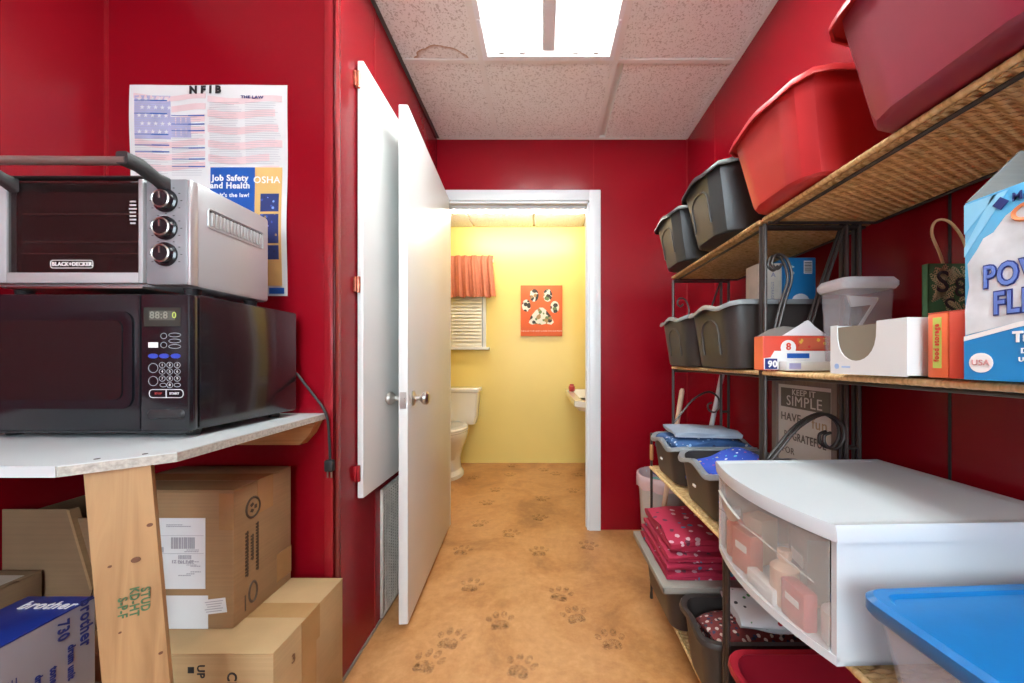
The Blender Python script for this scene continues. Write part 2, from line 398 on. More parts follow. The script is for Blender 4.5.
# ceiling of the hall
ce = struct('ceiling', MB().box(XA-.1, XR+.1, YR-.1, YB+.1, H+.022, H+.06), TEE, smooth=False)
XT = [XA, -.905, -.285, .335, XR]; YT = [YR, -.77, -.16, .45, 1.06, 1.67, YB]
T0, T1 = -.285, .335
for i in range(4):
    for j in range(6):
        a, b_, c, d = XT[i], XT[i+1], YT[j], YT[j+1]
        if c >= YC-.1 and i == 0: continue
        if i == 1 and c > .9: a = XL
        if i == 2 and (j in (3, 4) or j in (0, 1)): continue
        st = (i == 1 and j == 4)
        g = .0105; dz = 0; 
        o = obj('ceiling_tile', MB().bbox(a+g, b_-g, c+g, d-g, H+.002, H+.020, .004), TILES if st else TILE, ce, smooth=False)
        if i == 3 and j == 5: o.rotation_euler = (0, 0, math.radians(-.6)); o.location = (.016, .008, 0)
for x in XT[1:4]: obj('grid_runner', MB().box(x-.012, x+.012, YR if x > -.8 else YR, YB if x > -.8 else YC, H-.003, H+.001), TEE, ce, smooth=False)
for y in YT[1:6]:
    for i in range(4):
        a, b_ = XT[i], XT[i+1]
        if y > YC and i == 0: continue
        if y > YC and i == 1: a = XL
        if i == 2 and y in (1.06, -.77): continue
        obj('grid_cross_runner', MB().box(a+.012, b_-.012, y-.012, y+.012, H-.003, H+.001), TEE, ce, smooth=False)
TEED = pm('shaded_metal_angle', (.10, .085, .08), .5)  # dark copy of the angle colour, shadow gap along left wall painted in
obj('wall_angle', MB().box(XR-.024, XR, YR, YB, H-.004, H-.001), TEE, ce, smooth=False)
obj('wall_angle', MB().box(XL, XR-.024, YB-.014, YB, H-.004, H-.001), TEE, ce, smooth=False)
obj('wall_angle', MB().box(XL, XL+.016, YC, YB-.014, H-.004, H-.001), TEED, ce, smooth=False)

# ceiling light fixtures
def emat(name, col, st):
    m, nt, b = newmat(name); b.inputs['Base Color'].default_value = (*col, 1)
    b.inputs['Emission Color'].default_value = (*col, 1); b.inputs['Emission Strength'].default_value = st; return m
FIXW = pm('fixture_white_enamel', (.86, .87, .88), .35, var=.02, bst=0)
FIXG = pm('fixture_grey_channel', (.80, .82, .85), .4, var=.03, bst=0)
def troffer(x0, x1, y0, y1, st, label):
    t = thing('ceiling_light', label, 'light', ((x0+x1)/2, (y0+y1)/2, H-.004))
    e = .022; fr = MB()
    fr.box(x0, x0+e, y0, y1, H-.007, H-.001).box(x1-e, x1, y0, y1, H-.007, H-.001).box(x0+e, x1-e, y0, y0+e, H-.007, H-.001).box(x0+e, x1-e, y1-e, y1, H-.007, H-.001)
    obj('frame', fr, FIXW, t, smooth=False)
    hs = MB(); zt = H+.018
    # shallow pan, sides slope inward
    a = [(x0+e, y0+e, H-.001), (x1-e, y0+e, H-.001), (x1-e, y1-e, H-.001), (x0+e, y1-e, H-.001)]
    b_ = [(x0+.05, y0+.05, zt), (x1-.05, y0+.05, zt), (x1-.05, y1-.05, zt), (x0+.05, y1-.05, zt)]
    hs.loft([a, b_], cap0=False, cap1=True)
    obj('reflector_pan', hs, FIXW, t, smooth=False)
    xc = (x0+x1)/2
    obj('ballast_channel', MB().prism([(xc-.030, H+.016), (xc-.026, H-.016), (xc+.026, H-.016), (xc+.030, H+.016)], y1-y0-.13, 1, y0+.065), FIXG, t, smooth=False)
    em = emat('fluorescent_tube_glow_%d' % int(st), (.93, 1, .97), st)
    for x in (xc-.21, xc-.12, xc+.12, xc+.21):
        obj('tube', MB().cyl((x, y0+.07, H-.001), (x, y1-.07, H-.001), .011, 12), em, t)
        for yy, s in ((y0+.052, 1), (y1-.052, -1)):
            obj('lamp_socket', MB().bbox(x-.010, x+.010, yy-.006, yy+.006, H-.018, H+.012, .002).box(x-.004, x+.004, yy+.006*s, yy+.017*s, H-.005, H+.003), FIXG if s < 0 else FIXW, t)
    obj('latch', MB().box(x0+.008, x0+.016, y1-.20, y1-.17, H-.010, H-.007).box(x1-.016, x1-.008, y1-.20, y1-.17, H-.010, H-.007), FIXG, t, smooth=False)
    return t
troffer(T0+.012, T1-.012, .46, 1.66, TUBE, 'bright recessed fluorescent ceiling light with bare tubes and grey centre channel above the aisle')
troffer(T0+.012, T1-.012, -1.74, -.17, TUBE2, 'recessed fluorescent ceiling light behind the viewpoint')
# bathroom strip light
t = thing('strip_light', 'narrow white fluorescent strip light under the bathroom ceiling', 'light', (-.22, 3.2, 2.43))
obj('housing', MB().bbox(-.83, .39, 3.15, 3.28, 2.407, 2.428, .004), FIXW, t)
obj('tube', MB().cyl((-.80, 3.215, 2.385), (.36, 3.215, 2.385), .019, 14), emat('bathroom_tube_glow', (1, .96, .86), BATH), t)
for x in (-.815, .375): obj('lamp_socket', MB().bbox(x-.008, x+.008, 3.195, 3.235, 2.364, 2.407, .002), FIXW, t)
# window behind the viewpoint
wn = struct('window_1', MB().box(-.85, -.80, YR, YR+.04, .95, 2.15).box(.30, .35, YR, YR+.04, .95, 2.15).box(-.80, .30, YR, YR+.04, .95, 1.0).box(-.80, .30, YR, YR+.04, 2.10, 2.15).box(-.27, -.23, YR, YR+.035, 1.0, 2.10), WHITE, smooth=False)
struct('window_pane', MB().box(-.80, .30, YR+.005, YR+.012, 1.0, 2.10), emat('daylit_window_glass', (.76, .91, 1), WINDOW), wn, smooth=False)

# ------------------------------------------------------------------ bathroom door frame and door
tr = struct('trim_4', MB().bbox(DO1, .358, YB-.016, YB, 0, 2.116, .003).bbox(DO0-.055, DO1, YB-.016, YB, DOZ, 2.116, .003).bbox(DO0-.055, DO0+.005, YB-.016, YB, 0, DOZ, .003), WHITE)
struct('door_jamb', MB().box(DO1-.012, DO1, YB-.005, YB+.075, 0, DOZ).box(DO0, DO0+.012, YB-.005, YB+.075, 0, DOZ).box(DO0, DO1, YB-.005, YB+.075, DOZ-.014, DOZ)
       .box(DO1-.016, DO1-.012, YB+.040, YB+.055, 0, DOZ-.014).box(DO0+.012, DO1-.012, YB+.040, YB+.055, DOZ-.028, DOZ-.014), WHITE, tr, smooth=False)
struct('strike_plate', MB().box(DO1-.0135, DO1-.012, YB+.008, YB+.035, .93, .99), METAL, tr, smooth=False)
dl = Vector((-.527, 1.412, 0)); dh = Vector((-.580, 2.238, 0)); L = (dl-dh).length; ang = math.atan2(dl.y-dh.y, dl.x-dh.x)
d1 = thing('door_1', 'open white flush door with round metal knob leading to the yellow bathroom', 'door', dh, ang); d1['kind'] = 'structure'
# local: x along leaf from hinge, y: -thickness side ; leaf occupies y from -.035 to 0 -> (rotated) left side
obj('door_leaf', MB().bbox(0, L, -.036, 0, .028, 2.057, .003), DOORW, d1, local=True)
kn = MB()
for sgn, y0 in ((1, 0), (-1, -.036)):
    prof = [(.0, .0), (.030, .0), (.031, .006), (.016, .010), (.010, .016), (.010, .030), (.018, .036), (.027, .046), (.027, .058), (.018, .066), (.0, .068)]
    prof = [(max(r, .0005), h) for r, h in prof]
    rings = [[(L-.062+r*math.cos(2*PI*k/24), y0+sgn*h, .905+r*math.sin(2*PI*k/24)) for k in range(24)] for r, h in prof]
    kn = MB().loft(rings); obj('door_knob', kn, METAL, d1, local=True)
obj('latch_plate', MB().box(L, L+.0015, -.030, -.006, .87, .935).box(L, L+.010, -.024, -.012, .895, .912), METAL, d1, local=True, smooth=False)
for z in (.25, 1.05, 1.85): obj('hinge', MB().cyl((-.004, -.040, z-.045), (-.004, -.040, z+.045), .006, 10), METAL, d1, local=True)
# closet door on the left wall
PX = XL+.004; P0, P1, PZ0, PZ1 = 1.278, 1.98, .571, 2.118
d2 = thing('door_2', 'white closet door with red painted hinges on the left hall wall', 'door', (PX, P0, PZ0)); d2['kind'] = 'structure'
obj('door_leaf', MB().bbox(PX, PX+.022, P0, P1, PZ0, PZ1, .004), DOORW, d2)
for z in (2.045, 1.325, .662):
    h = obj('hinge', MB().bbox(PX-.004, PX+.004, P0-.018, P0-.001, z-.026, z+.026, .0015).cyl((PX+.008, P0-.007, z-.028), (PX+.008, P0-.007, z+.028), .0060, 10), REDT if z > .7 and z < 1.0 or z < .7 else pm('worn_red_brass', (.42, .12, .07), .35, .5, var=.5, vs=60), d2)
# vent grille
g = thing('vent_grille', 'tall dusty white return air grille at the foot of the left wall below closet door', 'vent', (XL, 1.7, .015))
G0, G1 = 1.465, 1.97
obj('frame', MB().bbox(XL, XL+.012, G0, G0+.014, .015, .535, .002).bbox(XL, XL+.012, G1-.014, G1, .015, .535, .002).bbox(XL, XL+.012, G0+.014, G1-.014, .521, .535, .002).bbox(XL, XL+.012, G0+.014, G1-.014, .015, .029, .002), pm('dusty_white_paint', (.55, .52, .48), .5, var=.2, vs=30), g)
obj('backing', MB().box(XL, XL+.001, G0+.014, G1-.014, .029, .521), RUBBER, g, smooth=False)
lv = MB(); z = .032
while z < .515:
    lv.prism([(XL+.001, z+.006), (XL+.011, z-.002), (XL+.011, z+.000), (XL+.001, z+.008)], G1-G0-.028, 1, G0+.014) ; z += .0125
y = G0+.03
while y < G1-.02: lv.box(XL+.003, XL+.0115, y, y+.003, .029, .521); y += .022
obj('louvre', lv, pm('dusty_white_paint', (.55, .52, .48)), g, smooth=False, kind='stuff')

# ------------------------------------------------------------------ bathroom contents
# toilet
cx = -.855; tb = 3.70
t = thing('toilet', 'white ceramic toilet with lidded tank against the yellow bathroom wall', 'toilet', (cx, 3.4, 0))
def rr(cx, cy, hx, hy, r, z, n=5):
    pts = []
    for (sx, sy, a0) in ((1, 1, 0), (-1, 1, PI/2), (-1, -1, PI), (1, -1, 1.5*PI)):
        for k in range(n+1):
            a = a0+PI/2*k/n; pts.append((cx+sx*(hx-r)+r*math.cos(a), cy+sy*(hy-r)+r*math.sin(a), z))
    return pts
obj('tank', MB().loft([rr(cx, 3.61, .185, .075, .03, .43), rr(cx, 3.61, .205, .085, .03, .50), rr(cx, 3.61, .222, .092, .03, .745)]), CERAM, t)
obj('tank_lid', MB().loft([rr(cx, 3.61, .228, .098, .03, .745), rr(cx, 3.61, .236, .106, .03, .752), rr(cx, 3.61, .236, .106, .03, .775), rr(cx, 3.61, .225, .095, .03, .788)]), CERAM, t)
obj('flush_lever', MB().cyl((cx-.16, 3.515, .70), (cx-.10, 3.51, .69), .006, 8).cyl((cx-.16, 3.52, .70), (cx-.16, 3.505, .70), .012, 10), METAL, t)
def ov(cy, hx, hy, z, n=28): return [(cx+hx*math.cos(2*PI*k/n), cy+hy*math.sin(2*PI*k/n)*(1.0), z) for k in range(n)]
obj('bowl', MB().loft([ov(3.34, .12, .20, 0), ov(3.34, .115, .195, .03), ov(3.36, .09, .15, .06), ov(3.36, .085, .14, .16), ov(3.30, .12, .19, .26), ov(3.26, .165, .245, .36), ov(3.25, .174, .26, .405), ov(3.25, .170, .255, .425)]), CERAM, t)
obj('seat', MB().loft([ov(3.25, .174, .262, .427), ov(3.25, .178, .267, .434), ov(3.25, .176, .264, .444)]), CERAM, t)
obj('seat_lid', MB().loft([ov(3.25, .174, .262, .446), ov(3.25, .177, .265, .455), ov(3.25, .17, .245, .468)]), CERAM, t)
# sink
t = thing('sink', 'white wall hung bathroom sink right of the doorway', 'sink', (.45, 2.95, .72))
sk = MB(); o_ = [(BX1, 2.45, .66), (.33, 2.45, .70), (.225, 2.52, .725), (.225, 3.60, .725), (BX1, 3.60, .66)]
def ringz(p, z): return [(a, b, z) for a, b in p]
outer = [(.655, 2.44), (.30, 2.44), (.222, 2.54), (.222, 3.60), (.655, 3.60)]
low = [(.655, 2.48), (.33, 2.48), (.255, 2.57), (.255, 3.56), (.655, 3.56)]
inn = [(.60, 2.53), (.34, 2.53), (.275, 2.60), (.275, 3.52), (.60, 3.52)]
inn2 = [(.56, 2.62), (.36, 2.62), (.33, 2.66), (.33, 3.44), (.56, 3.44)]
obj('basin', MB().loft([ringz(low, .70), ringz(outer, .735), ringz(outer, .775), ringz(inn, .775), ringz(inn2, .70)]), CERAM, t)
obj('faucet', MB().cyl((.62, 3.05, .775), (.62, 3.05, .86), .014, 12).tube([(.62, 3.05, .85), (.56, 3.05, .875), (.50, 3.05, .85)], .010, 10), METAL, t)
obj('drain', MB().lathe([(.001, 0), (.022, 0), (.022, .004), (.001, .004)], (.45, 3.05, .70), 16), METAL, t)
single('soap_dish', MB().lathe([(.03, 0), (.045, .004), (.05, .03), (.044, .045), (.03, .052), (.001, .052)], (.262, 3.30, .7755), 20, .6, 1.3).lathe([(.001, .052), (.02, .053), (.018, .064), (.001, .066)], (.262, 3.30, .7755), 14),
       pm('red_soap_plastic', (.40, .03, .04), .35), 'small red soap container on the rim of the bathroom sink', 'container')
# bathroom window, blind, valance
w2 = struct('window_2', MB().box(-1.22, -1.19, YBF-.02, YBF, 1.19, 2.05).box(-.615, -.585, YBF-.02, YBF, 1.19, 2.05).box(-1.19, -.615, YBF-.02, YBF, 2.0, 2.05), WHITE, smooth=False)
struct('window_sill', MB().bbox(-1.24, -.545, YBF-.06, YBF, 1.165, 1.19, .003), WHITE, w2)
struct('window_pane', MB().box(-1.19, -.615, YBF-.006, YBF-.001, 1.19, 2.0), pm('dim_window_glass', (.5, .55, .6), .1), w2, smooth=False)
t = thing('window_blind', 'white horizontal slat blind in the bathroom window below the curtain', 'blind', (-.9, YBF-.03, 1.2))
SL = pm('blind_white', (.80, .78, .70), .4, var=.02, bst=0)
z = 1.225
while z < 2.0:
    obj('slat', MB().prism([(YBF-.045, z-.010), (YBF-.028, z+.026), (YBF-.026, z+.026), (YBF-.043, z-.010)], .560, 0, -1.183), SL, t, smooth=False); z += .035
obj('bottom_rail', MB().bbox(-1.183, -.623, YBF-.048, YBF-.024, 1.192, 1.212, .003), SL, t)
obj('head_rail', MB().bbox(-1.183, -.623, YBF-.050, YBF-.022, 1.97, 1.998, .003), SL, t)
t = thing('valance', 'gathered rust orange curtain valance over the bathroom window', 'curtain', (-.85, YBF-.08, 1.69))
def vring(z, amp, x1):
    top = []; n = 120
    for k in range(n+1):
        u = k/n; x = -1.27+(x1+1.27)*u
        top.append((x, YBF-.085+amp*math.sin(u*PI*2*9+.9*math.sin(u*21))+amp*.5*math.sin(u*PI*2*23), z+(.006*math.sin(u*40) if z < 1.75 else 0)))
    return top+[(p[0], p[1]+.004, p[2]) for p in reversed(top)]
obj('cloth', MB().loft([vring(1.695, .022, -.475), vring(1.80, .019, -.485), vring(1.95, .014, -.50), vring(2.06, .006, -.51), vring(2.085, .012, -.505), vring(2.11, .014, -.50)]), F_VAL, t, ang=80)
obj('rod', MB().cyl((-1.28, YBF-.062, 2.07), (-.505, YBF-.062, 2.07), .007, 8).box(-.515, -.505, YBF-.065, YBF-.0, 2.06, 2.08), WHITE, t)
# canvas
t = thing('canvas_print', 'orange red canvas picture of a paw made of dog photos on bathroom wall', 'picture', (-.015, YBF, 1.31))
c0, c1, z0, z1 = -.228, .197, 1.305, 1.822
obj('canvas', MB().bbox(c0, c1, YBF-.032, YBF, z0, z1, .003), pm('orange_canvas', (.70, .13, .045), .7, var=.04, bs=400, bst=.1), t)
DOGS = fabric('dog_photo_print', (.75, .73, .68), [(.03, .03, .03), (.35, .22, .10), (.12, .2, .08), (.03, .03, .03), (.7, .7, .68)], 26, .62, .6)
for (a, b_, rx, rz) in ((-.075, .155, .047, .065), (.062, .155, .047, .065), (-.155, .05, .045, .062), (.135, .035, .045, .062)):
    obj('printed_toe', MB().disc((-.015+a, YBF-.032, 1.565+b_), rx, rz, X, Z, 20), DOGS, t, smooth=False)
pad = [(-.13, -.125), (-.10, -.145), (-.05, -.135), (0, -.145), (.05, -.135), (.10, -.145), (.125, -.12), (.10, -.06), (.05, .0), (.015, .03), (-.02, .03), (-.06, .0), (-.11, -.06)]
obj('printed_pad', MB().prism([(-.015+a, 1.565+b_) for a, b_ in pad], -.0006, 1, YBF-.032), DOGS, t, smooth=False)
obj('lettering', MB().text('THE ROAD TO MY HEART IS PAVED WITH PAW PRINTS', .0155, (-.015, YBF-.0325, 1.355), X, Z, off=.0002), PWHITE, t, smooth=False)

# ------------------------------------------------------------------ counter and post
t = thing('counter', 'white laminate counter board with clipped corner carrying the microwave', 'counter', (-1.0, .85, .87))
CT = .892; poly = [(XA, .574), (-.769, .574), (-.668, .661), (-.685, YC-.001), (XA, YC-.001)]
obj('board', MB().prism(poly, .016, 2, CT-.018), CHIP, t, smooth=False)
obj('laminate', MB().prism(poly, .002, 2, CT-.002), LAM, t, smooth=False)
obj('front_edging', MB().box(XA, -.771, .572, .574, CT-.018, CT), LAM, t, smooth=False)
for px, py in ((97, 459), (145, 454)):
    yy = (CZ-CT)*F/(py-360); obj('screw_head', MB().lathe([(.001, 0), (.004, 0), (.004, .0006), (.001, .0006)], ((px-543)/F*yy, yy+.0, CT), 12), RUBBER, t)
obj('ledger', MB().prism([(-1.30, CT-.019), (-.695, CT-.019), (-.715, CT-.060), (-.745, CT-.092), (-1.30, CT-.092)], .036, 1, YC-.037), PINEX, t, smooth=False)
po = thing('support_post', 'leaning pine board post with green stamp holding up the counter corner', 'post', (-.72, .62, 0))
dx, dy = .077*math.cos(math.radians(35)), .077*math.sin(math.radians(35)); nx, ny = -math.sin(math.radians(35))*.020, math.cos(math.radians(35))*.020
a = Vector((-.758, .597, CT-.019)); lean = Vector((.075, .0, 0))
def post_ring(z, f):
    b0 = Vector((a.x, a.y, z))+lean*f
    return [tuple(b0), (b0.x+dx, b0.y+dy, z), (b0.x+dx+nx, b0.y+dy+ny, z), (b0.x+nx, b0.y+ny, z)]
obj('board', MB().loft([post_ring(0, 1), post_ring(.45, .5), post_ring(CT-.0185, 0)]), PINE, po, smooth=False)
R35 = Vector((dx, dy, 0)).normalized()
def onpost(u, z, off=.0006):
    f = (CT-.019-z)/(CT-.019); b0 = Vector((a.x, a.y, z))+lean*f+R35*u; return b0-Vector((nx, ny, 0)).normalized()*off
st = MB()
for u, z, tx in ((.030, .64, 'S-P-F'), (.044, .645, 'KD-HT'), (.057, .645, 'STUD')): st.text(tx, .0155, onpost(u, z, .0015), Vector((0, 0, -1)), R35, off=.0004)
obj('stamp', st, GREEN_INK, po, smooth=False)
for u, z, r_ in ((.050, .715, .006), (.070, .77, .004), (.02, .713, .0025), (.025, .60, .002), (.07, .545, .003)): obj('knot', MB().disc(onpost(u, z), r_, r_*.8, R35, Z, 14, .0008), pm('dark_knot', (.12, .045, .02), .7), po, smooth=False)

# ------------------------------------------------------------------ cartons
def carton(name, x0, x1, y0, y1, z0, z1, m, label, rz=0, seam='x', tape=True, group=None):
    cx, cy = (x0+x1)/2, (y0+y1)/2; hx, hy, h = (x1-x0)/2, (y1-y0)/2, z1-z0
    t = thing(name, label, 'box', (cx, cy, z0), rz, group)
    obj('body', MB().bbox(-hx, hx, -hy, hy, 0, h-.004, .003), m, t, local=True)
    if seam == 'x':
        obj('flap', MB().bbox(-hx, hx, -hy, -.001, h-.0035, h, .001), m, t, local=True); obj('flap', MB().bbox(-hx, hx, .001, hy, h-.0035, h, .001), m, t, local=True)
        if tape: obj('tape', MB().box(-hx, hx, -.028, .028, h, h+.0006).box(hx, hx+.0006, -.028, .028, h-.09, h+.0006).box(-hx-.0006, -hx, -.028, .028, h-.09, h+.0006), TAPE, t, local=True, smooth=False)
    else:
        obj('flap', MB().bbox(-hx, -.001, -hy, hy, h-.0035, h, .001), m, t, local=True); obj('flap', MB().bbox(.001, hx, -hy, hy, h-.0035, h, .001), m, t, local=True)
        if tape: obj('tape', MB().box(-.028, .028, -hy, hy, h, h+.0006).box(-.028, .028, -hy-.0006, -hy, h-.09, h+.0006), TAPE, t, local=True, smooth=False)
    ORIG[t.name] = (cx, cy, z0); return t
# lower big carton
c2 = carton('cardboard_box', -1.10, -.611, .82, 1.105, 0, .395, CARD2, 'large tan carton on the floor with UP print, under the labelled carton', seam='x')
obj('tape', MB().box(-.6105, -.610, .80+.115, .80+.175, 0.0, .395), TAPE, c2, smooth=False)
obj('print', MB().text('UP', .024, (-.775, .8195, .355), (0, 0, -1), X, off=.0004).quad((-.797, .8195, .358), .014, .014, X, Z).text('CE', .030, (-.705, .8195, .335), (0, 0, -1), X, off=.0006), INK, c2, smooth=False)
obj('print', MB().text('3', .03, (-.6100, .885, .33), Y_, Z, off=.0005), pm('brown_print', (.18, .09, .04), .7), c2, smooth=False)
# upper carton
c1 = carton('cardboard_box', -1.10, -.765, .895, 1.10, .396, .738, CARD, 'brown carton with white shipping label, stacked on the larger tan carton', seam='x')
fy = .8945
obj('shipping_label', MB().quad((-.893, fy, .582), .118, .175, X, Z, .0004), PAPER, c1, smooth=False)
lb = MB(); x = -.918
random.seed(3)
while x < -.862: ww = random.choice((.0012, .002, .003)); lb.box(x, x+ww, fy-.0012, fy-.0006, .594, .622); x += ww+random.choice((.0012, .002))
x = -.90
while x < -.868: ww = random.choice((.0012, .002)); lb.box(x, x+ww, fy-.0012, fy-.0006, .568, .578); x += ww+.0016
lb.box(-.95, -.937, fy-.0012, fy-.0006, .585, .598).box(-.95, -.838, fy-.0012, fy-.0006, .626, .6265).box(-.95, -.838, fy-.0012, fy-.0006, .582, .5825)
for z, a, b_ in ((.648, -.93, -.87), (.652, -.93, -.89), (.590, -.88, -.85), (.586, -.885, -.85), (.561, -.88, -.85), (.557, -.90, -.862), (.553, -.88, -.855), (.536, -.87, -.845), (.531, -.88, -.86), (.527, -.90, -.87), (.55, -.87, -.845)):
    x = a
    while x < b_: ww = random.uniform(.002, .005); lb.box(x, min(x+ww, b_), fy-.0012, fy-.0006, z, z+.0018); x += ww+.0015
lb.text('1Z F64 F-07', .010, (-.89, fy-.0006, .5615), X, Z, off=.0003)
obj('label_print', lb, GREY, c1, smooth=False)
obj('packing_slip_pouch', MB().quad((-.890, fy, .437), .125, .082, X, Z, .0004), PAPER, c1, smooth=False)
sl = MB(); sl.quad((-.812, fy-.0006, .452), .060, .036, X, Z, .0004, .12); obj('paper_slip', sl, PAPER, c1, smooth=False)
s2 = MB()
for k in range(5): s2.quad((-.812, fy-.0012, .464-k*.006), .045-.006*(k % 3), .0018, X, Z, .0003, .12)
obj('slip_print', s2, GREY, c1, smooth=False)
sx = -.7648; pr = MB()
n = 20; ringo = [(sx, .955+.022*math.cos(2*PI*k/n), .672+.026*math.sin(2*PI*k/n)) for k in range(n)]
pr.tube(ringo, .0032, 4, closed=True)
for k in range(3):
    a0 = k*2*PI/3; pr.quad((sx+.0005, .955+.008*math.cos(a0), .672+.009*math.sin(a0)), .008, .010, Y_, Z, .0006, a0)
random.seed(5)
for yy, za, zb in ((.935, .615, .50), (.952, .60, .535), (.969, .625, .50)):
    z = za
    while z > zb: hh = random.uniform(.004, .007); pr.quad((sx, yy, z-hh/2), .010, hh, Y_, Z, .0006); pr.quad((sx, yy+.002, z-hh/2), .004, hh*2, Y_, Z, .0005); z -= hh+.003
pr.tube([(sx, .955+.013*math.cos(2*PI*k/n), .45+.026*math.sin(2*PI*k/n)) for k in range(n)], .003, 4, closed=True); pr.quad((sx, .930, .435), .004, .04, Y_, Z)
obj('print', pr, pm('faded_black_print', (.07, .045, .025), .7), c1, smooth=False)
obj('tape', MB().box(-.7648, -.7642, 1.04, 1.099, .42, .50), TAPE, c1, smooth=False); obj('tape', MB().box(-.80, -.7642, .8940, .8946, .64, .73), TAPE, c1, smooth=False)
# hidden support carton under the toner box and the boxes behind
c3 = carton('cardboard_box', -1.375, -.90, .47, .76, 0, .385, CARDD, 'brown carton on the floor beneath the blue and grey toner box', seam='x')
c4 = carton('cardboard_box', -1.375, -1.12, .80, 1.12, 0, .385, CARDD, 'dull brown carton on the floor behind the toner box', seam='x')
c5 = carton('cardboard_box', -1.375, -1.262, .83, .913, .3865, .530, CARDD, 'small flat brown carton with pale strip, left of the leaning flap', seam='x', tape=False)
obj('pale_strip', MB().box(-1.37, -1.275, .85, .89, .530, .5306), pm('pale_strip_colour', (.42, .38, .33), .3), c5, smooth=False)  # paler strip across the carton top
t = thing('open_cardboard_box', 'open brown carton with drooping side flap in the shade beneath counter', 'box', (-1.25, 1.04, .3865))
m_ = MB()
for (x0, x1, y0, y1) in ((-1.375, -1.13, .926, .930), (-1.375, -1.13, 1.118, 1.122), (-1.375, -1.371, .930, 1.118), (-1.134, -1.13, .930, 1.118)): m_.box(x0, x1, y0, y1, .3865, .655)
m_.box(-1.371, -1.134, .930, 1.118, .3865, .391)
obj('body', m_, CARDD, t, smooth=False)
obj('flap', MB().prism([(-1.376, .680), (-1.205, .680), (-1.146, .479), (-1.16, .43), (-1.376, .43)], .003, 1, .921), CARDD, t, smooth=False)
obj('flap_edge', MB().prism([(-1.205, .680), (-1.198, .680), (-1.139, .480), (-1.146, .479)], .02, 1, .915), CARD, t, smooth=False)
# toner box
t = thing('toner_box', 'blue and grey printer drum box with brother lettering under the counter', 'box', (-.96, .61, .386))
bx0, bx1, by0, by1, bz0, bz1 = -1.035, -.90, .47, .728, .386, .585
obj('body', MB().bbox(bx0, bx1, by0, by1, bz0, bz1-.003, .002), pm('grey_printed_card', (.27, .27, .31), .5, var=.04), t)
obj('blue_top', MB().bbox(bx0, bx1+.0008, by0, by1, bz1-.003, bz1, .001), pm('deep_blue_print', (.01, .03, .24), .35, var=.1), t)
obj('lettering', MB().text('brother', .030, (-.955, .700, bz1), X, Y_, off=.0006, sx=1.0), PWHITE, t, smooth=False)
obj('label_oval', MB().disc((-.945, .545, bz1), .034, .016, X, Y_, 18), INK, t, smooth=False)
for tx, sz, ty, tz in (('brother', .027, .712, .545), ('730', .023, .678, .553), ('drum unit', .015, .690, .485), ('toner', .015, .665, .478), ('drum unit', .013, .645, .470)):
    obj('lettering', MB().text(tx, sz, (bx1+.0008, ty, tz), (0, 0, -1), Y_, off=.0006), NAVY, t, smooth=False)
lt = MB()
for k in range(12): lt.quad((bx1+.0008, .565+k*.0048, .475), .0012, .085, Y_, Z)
obj('fine_print', lt, NAVY, t, smooth=False, kind='stuff')

# ------------------------------------------------------------------ microwave
MX0, MX1, MY0, MY1, MZ0, MZ1 = -1.235, -.751, .770, 1.105, .908, 1.203
t = thing('microwave', 'black countertop microwave oven with keypad, below the toaster oven', 'microwave', (-1.0, .94, CT))
obj('cabinet', MB().bbox(MX0, MX1, MY0+.022, MY1, MZ0, MZ1, .006), pm('black_painted_steel', (.010, .009, .011), .20, .0, var=.2, vs=8, bs=80, bst=.04, coat=.4), t)
def mp(px, py): x, y, z = W(px, py, MY0); return x, z
sx0 = mp(140, 0)[0]; q = mp(190, 0)[0]
dr = MB().bbox(MX0, sx0-.001, MY0, MY0+.021, MZ0, MZ1-.002, .006)
door = obj('door', dr, BLACK, t)
xa, za = mp(-25, 311); xb, zb = mp(134, 409)
bez = MB(); o1 = [(xa, zb), (xb, zb+.01), (xb+.002, za-.01), (xa, za)]
def rect_ring(x0, x1, z0, z1, r, y, n=5): return [(p[0], y, p[1]) for p in rr((x0+x1)/2, (z0+z1)/2, (x1-x0)/2, (z1-z0)/2, r, 0, n)]
bez.loft([rect_ring(xa, xb, zb, za, .025, MY0+.0), rect_ring(xa, xb, zb, za, .025, MY0-.004), rect_ring(xa+.01, xb-.014, zb+.008, za-.008, .022, MY0-.005), rect_ring(xa+.018, xb-.022, zb+.018, za-.018, .018, MY0-.001)], cap0=False)
obj('window_bezel', bez, BLACK, door)
obj('window', MB().loft([rect_ring(xa+.02, xb-.024, zb+.02, za-.02, .016, MY0-.0012), rect_ring(xa+.02, xb-.024, zb+.02, za-.02, .016, MY0-.0022)]), DARKGLASS, door)
pan = obj('control_panel', MB().bbox(sx0, MX1-.0, MY0-.001, MY0+.021, MZ0, MZ1-.002, .006), BLACK, t)
yF = MY0-.0012
def pc(px, py): x, z = mp(px, py); return (x, yF, z)
obj('display', MB().quad(pc(163, 317), .078, .040, X, Z, .0006), pm('display_surround', (.03, .035, .03), .2), pan, smooth=False)
obj('display_screen', MB().quad((pc(163, 317)[0], yF-.0006, pc(163, 317)[2]+.003), .055, .020, X, Z, .0005), pm('grey_display_glass', (.09, .10, .085), .2), pan, smooth=False)
obj('display_digits', MB().text('88:8', .021, (pc(160, 0)[0], yF-.0012, pc(0, 317)[2]+.003), X, Z, off=.0002), pm('dim_segments', (.22, .24, .2), .4), pan, smooth=False)
obj('display_digit_lit', MB().text('0', .019, (pc(174, 0)[0]+.003, yF-.0012, pc(0, 317)[2]+.003), X, Z, off=.0), pm('lit_digit', (.3, .38, .08), .4, emit=(.6, .8, .15), est=.35), pan, smooth=False)
BTN = pm('button_rim_grey', (.33, .35, .38), .4)
